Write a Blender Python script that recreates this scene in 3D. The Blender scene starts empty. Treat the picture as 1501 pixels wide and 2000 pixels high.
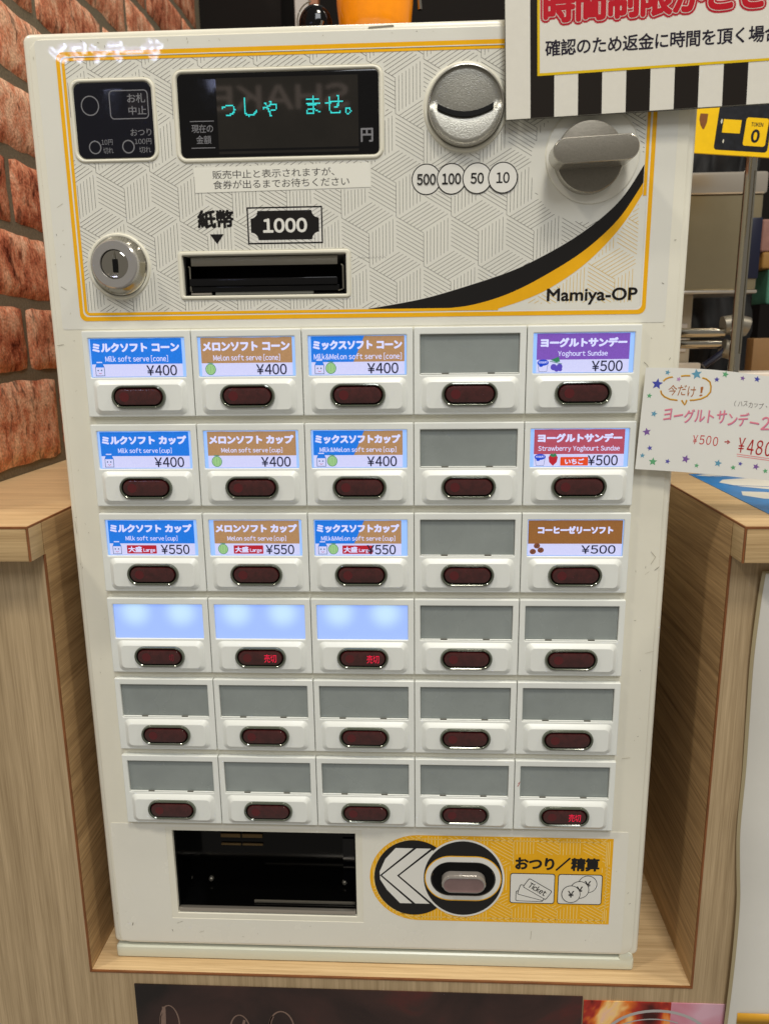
import bpy, bmesh, math, random
from mathutils import Vector, Matrix, noise
import mathutils
random.seed(7)
S = 0.001                      # the model is written in millimetres: X right, Y into the scene, Z up
sc = bpy.context.scene
col = sc.collection

# ------------------------------------------------------------------ camera
cd = bpy.data.cameras.new('camera')
cd.sensor_fit = 'VERTICAL'; cd.sensor_height = 32.0; cd.lens = 32.0*1492.44/2000.0
cd.dof.use_dof = True; cd.dof.focus_distance = 0.43; cd.dof.aperture_fstop = 13.0      # a phone's small aperture
cd.clip_start = 0.01; cd.clip_end = 50
cam = bpy.data.objects.new('camera', cd); col.objects.link(cam)
cam.matrix_world = Matrix(((0.99887, 0.0011034, 0.0475177, 0.0321739),
                           (0.0461319, 0.2182296, -0.9748065, -0.3963979),
                           (-0.0114454, 0.9758968, 0.2179320, -0.0068845),
                           (0, 0, 0, 1)))
sc.camera = cam

# ------------------------------------------------------------------ world, lamps, exposure
w = bpy.data.worlds.new('World'); sc.world = w; w.use_nodes = True
bg = w.node_tree.nodes['Background']
bg.inputs['Color'].default_value = (1.0, 0.93, 0.82, 1); bg.inputs['Strength'].default_value = 0.26
def area(name, loc, target, size, power, colr, sy=None):
    l = bpy.data.lights.new(name, 'AREA'); l.energy = power; l.color = colr
    l.shape = 'RECTANGLE'; l.size = size; l.size_y = sy or size
    o = bpy.data.objects.new(name, l); col.objects.link(o)
    o.location = Vector(loc); d = Vector(target) - Vector(loc)
    o.rotation_euler = d.to_track_quat('-Z', 'Y').to_euler()
area('ceiling_lamp', (0.25, -0.95, 1.75), (0, 0, -0.1), 0.30, 17, (1.0, 0.93, 0.80))
area('ceiling_lamp', (-1.15, -0.75, 1.6), (0, 0, -0.1), 0.16, 11, (1.0, 0.92, 0.78))
area('ceiling_lamp', (1.05, -0.35, 1.6), (0.1, 0.1, -0.1), 0.16, 9, (1.0, 0.92, 0.78))
area('ceiling_lamp', (0.3, -2.2, 2.0), (0, 0, -0.2), 0.9, 27, (0.95, 0.97, 1.0))
area('ceiling_lamp', (-0.1, 0.75, 1.5), (-0.1, 0.2, 0.0), 0.25, 5, (1.0, 0.90, 0.76))
sc.view_settings.view_transform = 'Standard'; sc.view_settings.look = 'None'
sc.view_settings.exposure = 0.0; sc.view_settings.gamma = 1.0
sc.render.engine = 'CYCLES'
sc.cycles.use_denoising = True
sc.cycles.max_bounces = 6; sc.cycles.diffuse_bounces = 3; sc.cycles.glossy_bounces = 3
sc.cycles.caustics_reflective = False; sc.cycles.caustics_refractive = False

# ------------------------------------------------------------------ materials
def lin(c):
    return tuple(((v/255)/12.92 if v/255 <= 0.04045 else ((v/255+0.055)/1.055)**2.4) for v in c)
MATS = {}
def mat(name, rgb, rough=0.5, metal=0.0, spec=0.5, coat=0.0, emit=None, es=0.0, mottle=0.0, mscale=60.0,
        bump=0.0, bscale=800.0, rvar=0.0, trans=0.0, aniso=None, coat_rough=0.08):
    m = bpy.data.materials.new(name); m.use_nodes = True; nt = m.node_tree; N = nt.nodes; L = nt.links
    b = N['Principled BSDF']
    c = lin(rgb) if max(rgb) > 1.0 else rgb
    b.inputs['Base Color'].default_value = (*c, 1); b.inputs['Roughness'].default_value = rough
    b.inputs['Metallic'].default_value = metal; b.inputs['Specular IOR Level'].default_value = spec
    b.inputs['Coat Weight'].default_value = coat; b.inputs['Coat Roughness'].default_value = coat_rough
    b.inputs['Transmission Weight'].default_value = trans
    if emit is not None:
        e = lin(emit); b.inputs['Emission Color'].default_value = (*e, 1); b.inputs['Emission Strength'].default_value = es
    geo = N.new('ShaderNodeNewGeometry')
    if mottle > 0 or rvar > 0:
        n = N.new('ShaderNodeTexNoise'); n.inputs['Scale'].default_value = mscale; n.inputs['Detail'].default_value = 6
        n.inputs['Roughness'].default_value = 0.65
        L.new(geo.outputs['Position'], n.inputs['Vector'])
        if mottle > 0:
            mr = N.new('ShaderNodeMapRange'); mr.inputs['From Min'].default_value = 0.3; mr.inputs['From Max'].default_value = 0.7
            mr.inputs['To Min'].default_value = 1-mottle; mr.inputs['To Max'].default_value = 1+mottle
            L.new(n.outputs['Fac'], mr.inputs['Value'])
            mx = N.new('ShaderNodeVectorMath'); mx.operation = 'SCALE'; mx.inputs[0].default_value = c
            L.new(mr.outputs['Result'], mx.inputs['Scale']); L.new(mx.outputs['Vector'], b.inputs['Base Color'])
            if emit is not None:
                me = N.new('ShaderNodeVectorMath'); me.operation = 'SCALE'; me.inputs[0].default_value = lin(emit)
                L.new(mr.outputs['Result'], me.inputs['Scale']); L.new(me.outputs['Vector'], b.inputs['Emission Color'])
        if rvar > 0:
            n2 = N.new('ShaderNodeTexNoise'); n2.inputs['Scale'].default_value = mscale*1.7; n2.inputs['Detail'].default_value = 7
            L.new(geo.outputs['Position'], n2.inputs['Vector'])
            m2 = N.new('ShaderNodeMapRange'); m2.inputs['From Min'].default_value = 0.35; m2.inputs['From Max'].default_value = 0.65
            m2.inputs['To Min'].default_value = max(0.02, rough-rvar); m2.inputs['To Max'].default_value = rough+rvar
            L.new(n2.outputs['Fac'], m2.inputs['Value']); L.new(m2.outputs['Result'], b.inputs['Roughness'])
    if bump > 0:
        n3 = N.new('ShaderNodeTexNoise'); n3.inputs['Scale'].default_value = bscale; n3.inputs['Detail'].default_value = 4
        if aniso:
            mp = N.new('ShaderNodeVectorMath'); mp.operation = 'MULTIPLY'; mp.inputs[1].default_value = aniso
            L.new(geo.outputs['Position'], mp.inputs[0]); L.new(mp.outputs['Vector'], n3.inputs['Vector'])
        else:
            L.new(geo.outputs['Position'], n3.inputs['Vector'])
        bp = N.new('ShaderNodeBump'); bp.inputs['Strength'].default_value = bump; bp.inputs['Distance'].default_value = 0.0003
        L.new(n3.outputs['Fac'], bp.inputs['Height']); L.new(bp.outputs['Normal'], b.inputs['Normal'])
    MATS[name] = m
    return m

def wood(name, light, dark, grain, bands=1.0, rough=0.5):
    """laminate: grain = axis the fibres run along (0,1,2)"""
    m = bpy.data.materials.new(name); m.use_nodes = True; nt = m.node_tree; N = nt.nodes; L = nt.links
    b = N['Principled BSDF']; b.inputs['Roughness'].default_value = rough; b.inputs['Specular IOR Level'].default_value = 0.35
    geo = N.new('ShaderNodeNewGeometry')
    def stretched(f_across, f_along, detail, dist=0.0, rough_=0.6):
        v = [f_across]*3; v[grain] = f_along
        mp = N.new('ShaderNodeVectorMath'); mp.operation = 'MULTIPLY'; mp.inputs[1].default_value = v
        L.new(geo.outputs['Position'], mp.inputs[0])
        n = N.new('ShaderNodeTexNoise'); n.inputs['Scale'].default_value = 1.0; n.inputs['Detail'].default_value = detail
        n.inputs['Roughness'].default_value = rough_; n.inputs['Distortion'].default_value = dist
        L.new(mp.outputs['Vector'], n.inputs['Vector']); return n
    n1 = stretched(85*bands, 1.6, 5, 0.25, 0.7); n2 = stretched(520, 9, 4); n3 = stretched(1900, 34, 2)
    a1 = N.new('ShaderNodeMath'); a1.operation = 'MULTIPLY'; a1.inputs[1].default_value = 0.36; L.new(n1.outputs['Fac'], a1.inputs[0])
    a2 = N.new('ShaderNodeMath'); a2.operation = 'MULTIPLY_ADD'; a2.inputs[1].default_value = 0.46
    L.new(n2.outputs['Fac'], a2.inputs[0]); L.new(a1.outputs[0], a2.inputs[2])
    a3 = N.new('ShaderNodeMath'); a3.operation = 'MULTIPLY_ADD'; a3.inputs[1].default_value = 0.34
    L.new(n3.outputs['Fac'], a3.inputs[0]); L.new(a2.outputs[0], a3.inputs[2])
    r = N.new('ShaderNodeValToRGB'); r.color_ramp.elements[0].position = 0.40; r.color_ramp.elements[1].position = 0.74
    r.color_ramp.elements[0].color = (*lin(dark), 1); r.color_ramp.elements[1].color = (*lin(light), 1)
    L.new(a3.outputs[0], r.inputs['Fac']); L.new(r.outputs['Color'], b.inputs['Base Color'])
    bp = N.new('ShaderNodeBump'); bp.inputs['Strength'].default_value = 0.25; bp.inputs['Distance'].default_value = 0.0002
    L.new(a3.outputs[0], bp.inputs['Height']); L.new(bp.outputs['Normal'], b.inputs['Normal'])
    MATS[name] = m

CREAM = (229, 226, 210)
mat('cream_paint', CREAM, 0.20, mottle=0.045, mscale=11, rvar=0.06, bump=0.05, bscale=500)
mat('cream_bezel', (226, 223, 206), 0.35, mottle=0.02, mscale=30)
mat('overlay_film', (224, 223, 213), 0.015, mottle=0.02, mscale=25)
mat('overlay_film_matt', (230, 228, 216), 0.24, mottle=0.02, mscale=25, rvar=0.05)
mat('module_white', (230, 233, 228), 0.33, mottle=0.015, mscale=60)
mat('base_white', (214, 217, 200), 0.22, mottle=0.02, mscale=30)
mat('gap_shadow', (110, 104, 84), 0.7)
mat('print_yellow', (240, 178, 18), 0.02, mottle=0.03, mscale=200)
mat('print_black', (22, 20, 20), 0.02)
mat('print_line', (96, 92, 84), 0.25)
mat('print_line_gold', (224, 186, 92), 0.25)
mat('print_white', (228, 227, 220), 0.02)
mat('print_pale_yellow', (250, 216, 128), 0.2)
mat('label_ink', (58, 54, 52), 0.6)
mat('paper', (228, 227, 216), 0.6, mottle=0.02, mscale=40)
mat('panel_black', (7, 7, 9), 0.07, spec=0.35, rvar=0.03, mscale=60)
mat('panel_navy', (12, 13, 24), 0.10, spec=0.4, rvar=0.03, mscale=60)
mat('display_glass', (20, 18, 16), 0.03, spec=0.5, emit=(30, 26, 20), es=0.4, mottle=0.25, mscale=30)
mat('panel_grey_print', (120, 120, 124), 0.4)
mat('display_cyan', (10, 60, 60), 0.4, emit=(50, 238, 232), es=1.0)
mat('lens_red', (64, 24, 24), 0.16, spec=0.5, coat=0.6, mottle=0.35, mscale=260)
mat('lens_red_disc', (84, 14, 20), 0.2, coat=0.6)
mat('lens_sold', (40, 5, 10), 0.3, emit=(255, 24, 70), es=0.95)
mat('lens_sold_dim', (40, 5, 10), 0.3, emit=(150, 10, 40), es=0.45)
mat('ring_clear', (92, 98, 84), 0.12, metal=0.35, spec=0.8, coat=0.9)
mat('ring_groove', (20, 24, 18), 0.25)
mat('lens_pink', (122, 98, 96), 0.15, coat=0.8, mottle=0.1, mscale=100)
mat('lens_rim_grey', (150, 144, 138), 0.12, metal=0.3, coat=0.8)
mat('window_dark', (142, 149, 147), 0.26, spec=0.6, mottle=0.10, mscale=22, rvar=0.05)
mat('window_tab', (112, 112, 104), 0.5)
mat('window_lit_card', (120, 140, 170), 0.3, emit=(140, 185, 255), es=0.80)
mat('card_white', (150, 150, 160), 0.35, emit=(196, 200, 250), es=0.75, mottle=0.05, mscale=1500)
mat('card_blue', (20, 80, 150), 0.35, emit=(20, 118, 226), es=0.72, mottle=0.12, mscale=1500)
mat('card_tan', (120, 90, 60), 0.35, emit=(178, 138, 98), es=0.66, mottle=0.12, mscale=1500)
mat('card_purple', (80, 50, 120), 0.35, emit=(124, 84, 184), es=0.72, mottle=0.12, mscale=1500)
mat('card_rose', (110, 50, 65), 0.35, emit=(182, 78, 98), es=0.70, mottle=0.12, mscale=1500)
mat('card_brown', (90, 60, 30), 0.35, emit=(158, 104, 52), es=0.62, mottle=0.12, mscale=1500)
mat('card_title', (150, 150, 165), 0.35, emit=(205, 210, 255), es=0.80)
mat('card_ink', (16, 18, 34), 0.35, emit=(22, 24, 60), es=0.5)
mat('card_red', (120, 20, 30), 0.35, emit=(184, 26, 46), es=0.7)
mat('card_orange', (150, 50, 20), 0.35, emit=(226, 72, 28), es=0.7)
mat('card_green', (90, 120, 80), 0.35, emit=(160, 205, 140), es=0.72)
mat('card_dark_green', (30, 80, 50), 0.35, emit=(50, 130, 90), es=0.7)
mat('card_berry', (60, 50, 130), 0.35, emit=(86, 70, 178), es=0.7)
mat('card_cobalt', (20, 50, 140), 0.35, emit=(24, 70, 196), es=0.75)
mat('card_outline', (60, 80, 110), 0.35, emit=(84, 110, 150), es=0.6)
mat('card_bean', (90, 50, 30), 0.35, emit=(128, 78, 52), es=0.6)
mat('silver_cast', (172, 170, 160), 0.34, metal=0.7, bump=0.5, bscale=1800, mottle=0.12, mscale=1200)
mat('silver_smooth', (190, 187, 184), 0.18, metal=0.7)
mat('silver_painted', (128, 123, 112), 0.36, metal=0.6, bump=0.3, bscale=2600, mottle=0.08, mscale=900)
mat('silver_edge', (176, 172, 162), 0.22, metal=0.75)
mat('chrome', (176, 172, 162), 0.08, metal=1.0)
mat('brushed', (150, 146, 134), 0.3, metal=1.0, bump=0.3, bscale=300, aniso=(1, 1, 14))
mat('steel_box', (164, 152, 124), 0.30, metal=0.8, bump=0.15, bscale=60, mottle=0.08, mscale=9)
mat('steel_rim', (206, 198, 186), 0.28, metal=0.85)
mat('dark_void', (4, 4, 4), 0.5, spec=0.2)
mat('bay_gloss', (4, 4, 4), 0.10, spec=0.22)
mat('glint_warm', (110, 88, 54), 0.35, metal=0.6)  # warm tint for the imitated light reflections in the ticket bay
mat('wood_seam', (128, 78, 40), 0.5, mottle=0.2, mscale=80)
mat('orange_plastic', (244, 146, 10), 0.16, spec=0.5, coat=0.4, emit=(230, 120, 0), es=0.10, mottle=0.10, mscale=40)  # slight emission paints a glow into the cup, which is no lamp
mat('sign_paper', (222, 219, 208), 0.16, mottle=0.02, mscale=300)
mat('sign_black', (26, 20, 15), 0.16)
mat('sign_yellow', (222, 186, 14), 0.18)
mat('sign_red', (186, 16, 34), 0.18)
mat('sign_red_dark', (176, 22, 40), 0.18)
mat('sign_rose', (206, 120, 118), 0.18)
mat('sign_ink', (34, 30, 44), 0.18)
mat('clear_film', (214, 212, 196), 0.12)
mat('board_yellow', (246, 200, 8), 0.3, mottle=0.05, mscale=150)
mat('board_black', (26, 28, 34), 0.3, mottle=0.5, mscale=260)
mat('board_brown', (130, 76, 26), 0.4, mottle=0.15, mscale=400)
mat('card_paper', (228, 228, 222), 0.55, mottle=0.015, mscale=50)
for nm, c in (('star_blue', (66, 74, 170)), ('star_teal', (96, 156, 184)), ('star_green', (96, 170, 120)),
              ('star_violet', (126, 90, 160)), ('star_indigo', (84, 82, 170)), ('pen_gold', (222, 176, 40)),
              ('pen_brown', (172, 104, 46)), ('pen_pink', (232, 132, 150)), ('pen_mauve', (176, 120, 160)),
              ('pen_red', (200, 34, 34)), ('pen_crimson', (176, 22, 22)), ('pen_grey', (120, 112, 108)),
              ('pen_line', (232, 110, 120)), ('star_pink', (190, 140, 190))):
    mat(nm, c, 0.5)
mat('sheet_blue', (40, 128, 200), 0.35, mottle=0.15, mscale=120)
mat('sheet_white', (226, 224, 214), 0.35, mottle=0.03, mscale=60)
mat('sheet_line', (50, 120, 190), 0.35)
mat('poster_chalk', (128, 104, 92), 0.5, mottle=0.15, mscale=400)
mat('poster_tail', (176, 172, 170), 0.35)
mat('poster_paper', (222, 220, 212), 0.3, mottle=0.02, mscale=30)
mat('poster_gold', (214, 158, 40), 0.4)
mat('laminate_edge', (176, 162, 128), 0.15)
mat('back_dark', (16, 11, 8), 0.8, spec=0.2)
mat('black_cloth', (9, 9, 12), 0.7, mottle=0.4, mscale=40, bump=0.6, bscale=60)
mat('navy_plastic', (16, 20, 44), 0.35)
mat('post_grey', (176, 172, 166), 0.4)
mat('post_wood', (150, 96, 64), 0.5, mottle=0.15, mscale=80)
mat('white_plastic', (226, 216, 204), 0.4)
mat('beige_post', (196, 182, 158), 0.5, mottle=0.05, mscale=40)
mat('tan_box', (140, 104, 60), 0.6, mottle=0.06, mscale=60)
mat('pink_wrap', (150, 108, 96), 0.5, mottle=0.2, mscale=60)
mat('teal_wrap', (76, 130, 108), 0.5, mottle=0.2, mscale=60)
mat('gold_wrap', (150, 110, 50), 0.5, mottle=0.2, mscale=60)
mat('scuff', (176, 170, 150), 0.6)
mat('scuff_dark', (128, 122, 106), 0.6)
mat('scuff_red', (186, 60, 56), 0.5)
mat('lit_sign_face', (200, 200, 230), 0.5, emit=(150, 140, 200), es=7.0)
mat('lit_sign_halo', (220, 220, 240), 0.5, emit=(214, 226, 255), es=20.0)
mat('lit_sign_dim', (200, 200, 230), 0.5, emit=(200, 176, 150), es=1.6)
wood('wood_front', (196, 172, 136), (142, 120, 88), 2, 1.1)
wood('wood_top', (230, 200, 154), (174, 142, 100), 0, 0.8, 0.42)
wood('wood_edge', (206, 176, 130), (146, 116, 76), 0, 1.2)
wood('wood_side', (210, 174, 126), (124, 94, 60), 1, 0.8)
wood('wood_side_edge', (206, 178, 134), (156, 128, 88), 1, 1.0)

def special_brick():
    m = bpy.data.materials.new('brick_red'); m.use_nodes = True; N = m.node_tree.nodes; L = m.node_tree.links
    b = N['Principled BSDF']; b.inputs['Roughness'].default_value = 0.75; b.inputs['Specular IOR Level'].default_value = 0.25
    geo = N.new('ShaderNodeNewGeometry'); oi = N.new('ShaderNodeObjectInfo')
    n1 = N.new('ShaderNodeTexNoise'); n1.inputs['Scale'].default_value = 62; n1.inputs['Detail'].default_value = 8; n1.inputs['Roughness'].default_value = 0.72
    mp = N.new('ShaderNodeVectorMath'); mp.operation = 'MULTIPLY'; mp.inputs[1].default_value = (1, 1.25, 0.85)
    L.new(geo.outputs['Position'], mp.inputs[0]); L.new(mp.outputs['Vector'], n1.inputs['Vector'])
    ad = N.new('ShaderNodeMath'); ad.operation = 'MULTIPLY_ADD'; ad.inputs[1].default_value = 0.12
    L.new(oi.outputs['Random'], ad.inputs[0]); L.new(n1.outputs['Fac'], ad.inputs[2])
    r = N.new('ShaderNodeValToRGB'); e = r.color_ramp.elements
    e[0].position = 0.36; e[0].color = (*lin((96, 36, 18)), 1)
    e[1].position = 0.74; e[1].color = (*lin((250, 206, 172)), 1)
    for p, c in ((0.44, (182, 102, 74)), (0.54, (216, 142, 108)), (0.63, (236, 180, 148))):
        x = e.new(p); x.color = (*lin(c), 1)
    L.new(ad.outputs[0], r.inputs['Fac'])
    n2 = N.new('ShaderNodeTexNoise'); n2.inputs['Scale'].default_value = 520; n2.inputs['Detail'].default_value = 4
    L.new(geo.outputs['Position'], n2.inputs['Vector'])
    mr = N.new('ShaderNodeMapRange'); mr.inputs['From Min'].default_value = 0.3; mr.inputs['From Max'].default_value = 0.7
    mr.inputs['To Min'].default_value = 0.62; mr.inputs['To Max'].default_value = 1.3
    L.new(n2.outputs['Fac'], mr.inputs['Value'])
    sc_ = N.new('ShaderNodeVectorMath'); sc_.operation = 'SCALE'
    L.new(r.outputs['Color'], sc_.inputs[0]); L.new(mr.outputs['Result'], sc_.inputs['Scale']); L.new(sc_.outputs['Vector'], b.inputs['Base Color'])
    # short upright gouges and pits
    gm = N.new('ShaderNodeVectorMath'); gm.operation = 'MULTIPLY'; gm.inputs[1].default_value = (130, 130, 60)
    L.new(geo.outputs['Position'], gm.inputs[0])
    gn = N.new('ShaderNodeTexNoise'); gn.inputs['Scale'].default_value = 1.0; gn.inputs['Detail'].default_value = 3; gn.inputs['Distortion'].default_value = 0.8
    L.new(gm.outputs['Vector'], gn.inputs['Vector'])
    gr = N.new('ShaderNodeMapRange'); gr.inputs['From Min'].default_value = 0.34; gr.inputs['From Max'].default_value = 0.42
    gr.inputs['To Min'].default_value = 0.42; gr.inputs['To Max'].default_value = 1.0; L.new(gn.outputs['Fac'], gr.inputs['Value'])
    sg = N.new('ShaderNodeVectorMath'); sg.operation = 'SCALE'; L.new(sc_.outputs['Vector'], sg.inputs[0]); L.new(gr.outputs['Result'], sg.inputs['Scale'])
    L.new(sg.outputs['Vector'], b.inputs['Base Color'])
    bp = N.new('ShaderNodeBump'); bp.inputs['Strength'].default_value = 0.5; bp.inputs['Distance'].default_value = 0.0010
    L.new(n2.outputs['Fac'], bp.inputs['Height']); L.new(bp.outputs['Normal'], b.inputs['Normal'])
    MATS['brick_red'] = m
special_brick()
mat('mortar', (124, 114, 96), 0.9, spec=0.2, mottle=0.25, mscale=500, bump=0.5, bscale=700)

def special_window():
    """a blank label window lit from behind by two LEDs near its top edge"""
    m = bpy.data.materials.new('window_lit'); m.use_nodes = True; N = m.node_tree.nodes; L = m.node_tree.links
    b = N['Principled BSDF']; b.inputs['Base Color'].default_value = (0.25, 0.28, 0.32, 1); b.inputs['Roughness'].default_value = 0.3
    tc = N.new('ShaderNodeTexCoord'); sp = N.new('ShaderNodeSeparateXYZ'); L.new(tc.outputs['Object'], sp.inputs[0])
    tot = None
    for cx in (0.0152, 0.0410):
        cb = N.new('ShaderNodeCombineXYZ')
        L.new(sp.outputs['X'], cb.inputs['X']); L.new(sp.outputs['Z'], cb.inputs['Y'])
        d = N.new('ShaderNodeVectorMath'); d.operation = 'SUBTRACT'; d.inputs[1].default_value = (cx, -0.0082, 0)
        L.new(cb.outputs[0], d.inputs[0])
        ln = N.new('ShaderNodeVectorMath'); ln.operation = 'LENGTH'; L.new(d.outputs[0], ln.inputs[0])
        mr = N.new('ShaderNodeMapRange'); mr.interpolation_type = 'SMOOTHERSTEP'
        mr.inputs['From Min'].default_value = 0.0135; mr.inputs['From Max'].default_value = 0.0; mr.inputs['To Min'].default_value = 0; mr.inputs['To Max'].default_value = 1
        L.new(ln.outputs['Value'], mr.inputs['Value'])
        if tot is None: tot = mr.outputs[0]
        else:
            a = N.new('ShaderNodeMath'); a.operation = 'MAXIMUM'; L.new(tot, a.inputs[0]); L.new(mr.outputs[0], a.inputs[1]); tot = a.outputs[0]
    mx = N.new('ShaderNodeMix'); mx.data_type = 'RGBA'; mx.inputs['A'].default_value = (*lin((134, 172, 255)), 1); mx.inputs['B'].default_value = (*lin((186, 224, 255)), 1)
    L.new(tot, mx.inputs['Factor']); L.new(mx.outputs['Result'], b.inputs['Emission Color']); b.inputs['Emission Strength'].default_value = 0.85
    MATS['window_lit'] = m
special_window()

def special_poster(name, stops, scale, det=5, off=0.0, stretch=(1, 1, 1)):
    m = bpy.data.materials.new(name); m.use_nodes = True; N = m.node_tree.nodes; L = m.node_tree.links
    b = N['Principled BSDF']; b.inputs['Roughness'].default_value = 0.25
    geo = N.new('ShaderNodeNewGeometry'); mp = N.new('ShaderNodeVectorMath'); mp.operation = 'MULTIPLY_ADD'
    mp.inputs[1].default_value = stretch; mp.inputs[2].default_value = (off, off, off)
    n = N.new('ShaderNodeTexNoise'); n.inputs['Scale'].default_value = scale; n.inputs['Detail'].default_value = det
    n.inputs['Distortion'].default_value = 0.6
    L.new(geo.outputs['Position'], mp.inputs[0]); L.new(mp.outputs[0], n.inputs['Vector'])
    r = N.new('ShaderNodeValToRGB'); e = r.color_ramp.elements
    e[0].position, e[1].position = stops[0][0], stops[-1][0]
    e[0].color, e[1].color = (*lin(stops[0][1]), 1), (*lin(stops[-1][1]), 1)
    for p, c in stops[1:-1]:
        x = e.new(p); x.color = (*lin(c), 1)
    L.new(n.outputs['Fac'], r.inputs['Fac']); L.new(r.outputs['Color'], b.inputs['Base Color'])
    MATS[name] = m
special_poster('poster_dark', [(0.3, (24, 16, 14)), (0.45, (46, 30, 27)), (0.6, (60, 38, 34)), (0.7, (86, 36, 32))], 18, 7)
special_poster('poster_food', [(0.3, (60, 12, 8)), (0.42, (170, 44, 30)), (0.5, (226, 120, 40)), (0.58, (250, 206, 130)), (0.68, (236, 190, 180))], 45, 3, 3.0, (1, 1, .6))
special_poster('poster_pink', [(0.35, (196, 96, 116)), (0.6, (214, 170, 186))], 30, 2)

# ------------------------------------------------------------------ mesh builder
ORG = {}                        # millimetre origin of every object made here
def rr(x0, x1, z0, z1, r, n=5):
    r = min(r, (x1-x0)/2-1e-4, (z1-z0)/2-1e-4); P = []
    for cx, cz, a0 in ((x1-r, z1-r, 0), (x0+r, z1-r, 90), (x0+r, z0+r, 180), (x1-r, z0+r, 270)):
        for i in range(n+1):
            a = math.radians(a0+90*i/n); P.append((cx+r*math.cos(a), cz+r*math.sin(a)))
    return P
def rect(x0, x1, z0, z1): return [(x0, z0), (x1, z0), (x1, z1), (x0, z1)]
def ell(cx, cz, rx, rz=None, n=40):
    rz = rz or rx
    return [(cx+rx*math.cos(2*math.pi*i/n), cz+rz*math.sin(2*math.pi*i/n)) for i in range(n)]
def pill(cx, cz, w_, h_, n=10): return rr(cx-w_/2, cx+w_/2, cz-h_/2, cz+h_/2, h_/2, n)
_tmpc = [0]
def curve_mesh(loops, extrude=0.0, bevel=0.0, res=2):
    cu = bpy.data.curves.new('tmp', 'CURVE'); cu.dimensions = '2D'; cu.fill_mode = 'BOTH'
    cu.extrude = max(0, extrude-bevel); cu.bevel_depth = bevel; cu.bevel_resolution = res; cu.offset = -bevel if bevel else 0
    for lp in loops:
        s = cu.splines.new('POLY'); s.points.add(len(lp)-1)
        for p, q in zip(s.points, lp): p.co = (q[0], q[1], 0, 1)
        s.use_cyclic_u = True
    o = bpy.data.objects.new('tmp', cu); me = o.to_mesh()
    V = [tuple(v.co) for v in me.vertices]; F = [tuple(p.vertices) for p in me.polygons]
    o.to_mesh_clear(); bpy.data.objects.remove(o); bpy.data.curves.remove(cu)
    return V, F
TC = {}
def raw_glyphs(t):
    if t not in TC:
        cu = bpy.data.curves.new('tmp', 'FONT'); cu.body = t; cu.size = 1.0; cu.fill_mode = 'BOTH'; cu.resolution_u = 4
        o = bpy.data.objects.new('tmp', cu); me = o.to_mesh()
        TC[t] = ([tuple(v.co) for v in me.vertices], [tuple(p.vertices) for p in me.polygons])
        o.to_mesh_clear(); bpy.data.objects.remove(o); bpy.data.curves.remove(cu)
    return TC[t]
LC = {}
def layout(t, plain=False, gap=0.085, digit=None):
    """one line of lettering: vertices, faces and bounds; Latin letters use the upright full-width forms set close together"""
    k = (t, plain, gap)
    if k in LC: return LC[k]
    V, F = [], []
    if plain: V, F = [list(x) for x in (raw_glyphs(t))]
    else:
        x = 0.0
        for ch in t:
            if ch == ' ': x += 0.30; continue
            if ch == '　': x += 1.0; continue
            asc = 33 <= ord(ch) <= 126 or ch == '¥'
            g = '￥' if ch == '¥' else (chr(ord(ch)+0xFEE0) if asc else ch)
            v, f = raw_glyphs(g); n = len(V)
            if asc:
                x0 = min(p[0] for p in v); x1 = max(p[0] for p in v)
                if ch.isdigit(): x0, x1 = 0.5-0.275, 0.5+0.275
                V += [(p[0]-x0+x, p[1], 0) for p in v]; x += x1-x0+gap
            else:
                V += [(p[0]+x, p[1], 0) for p in v]; x += 0.97
            F += [tuple(i+n for i in q) for q in f]
    xs = [v[0] for v in V]; ys = [v[1] for v in V]
    LC[k] = (V, F, min(xs), max(xs), min(ys), max(ys)); return LC[k]
def glyphs(t, bold=0.0): return layout(t)

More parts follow.
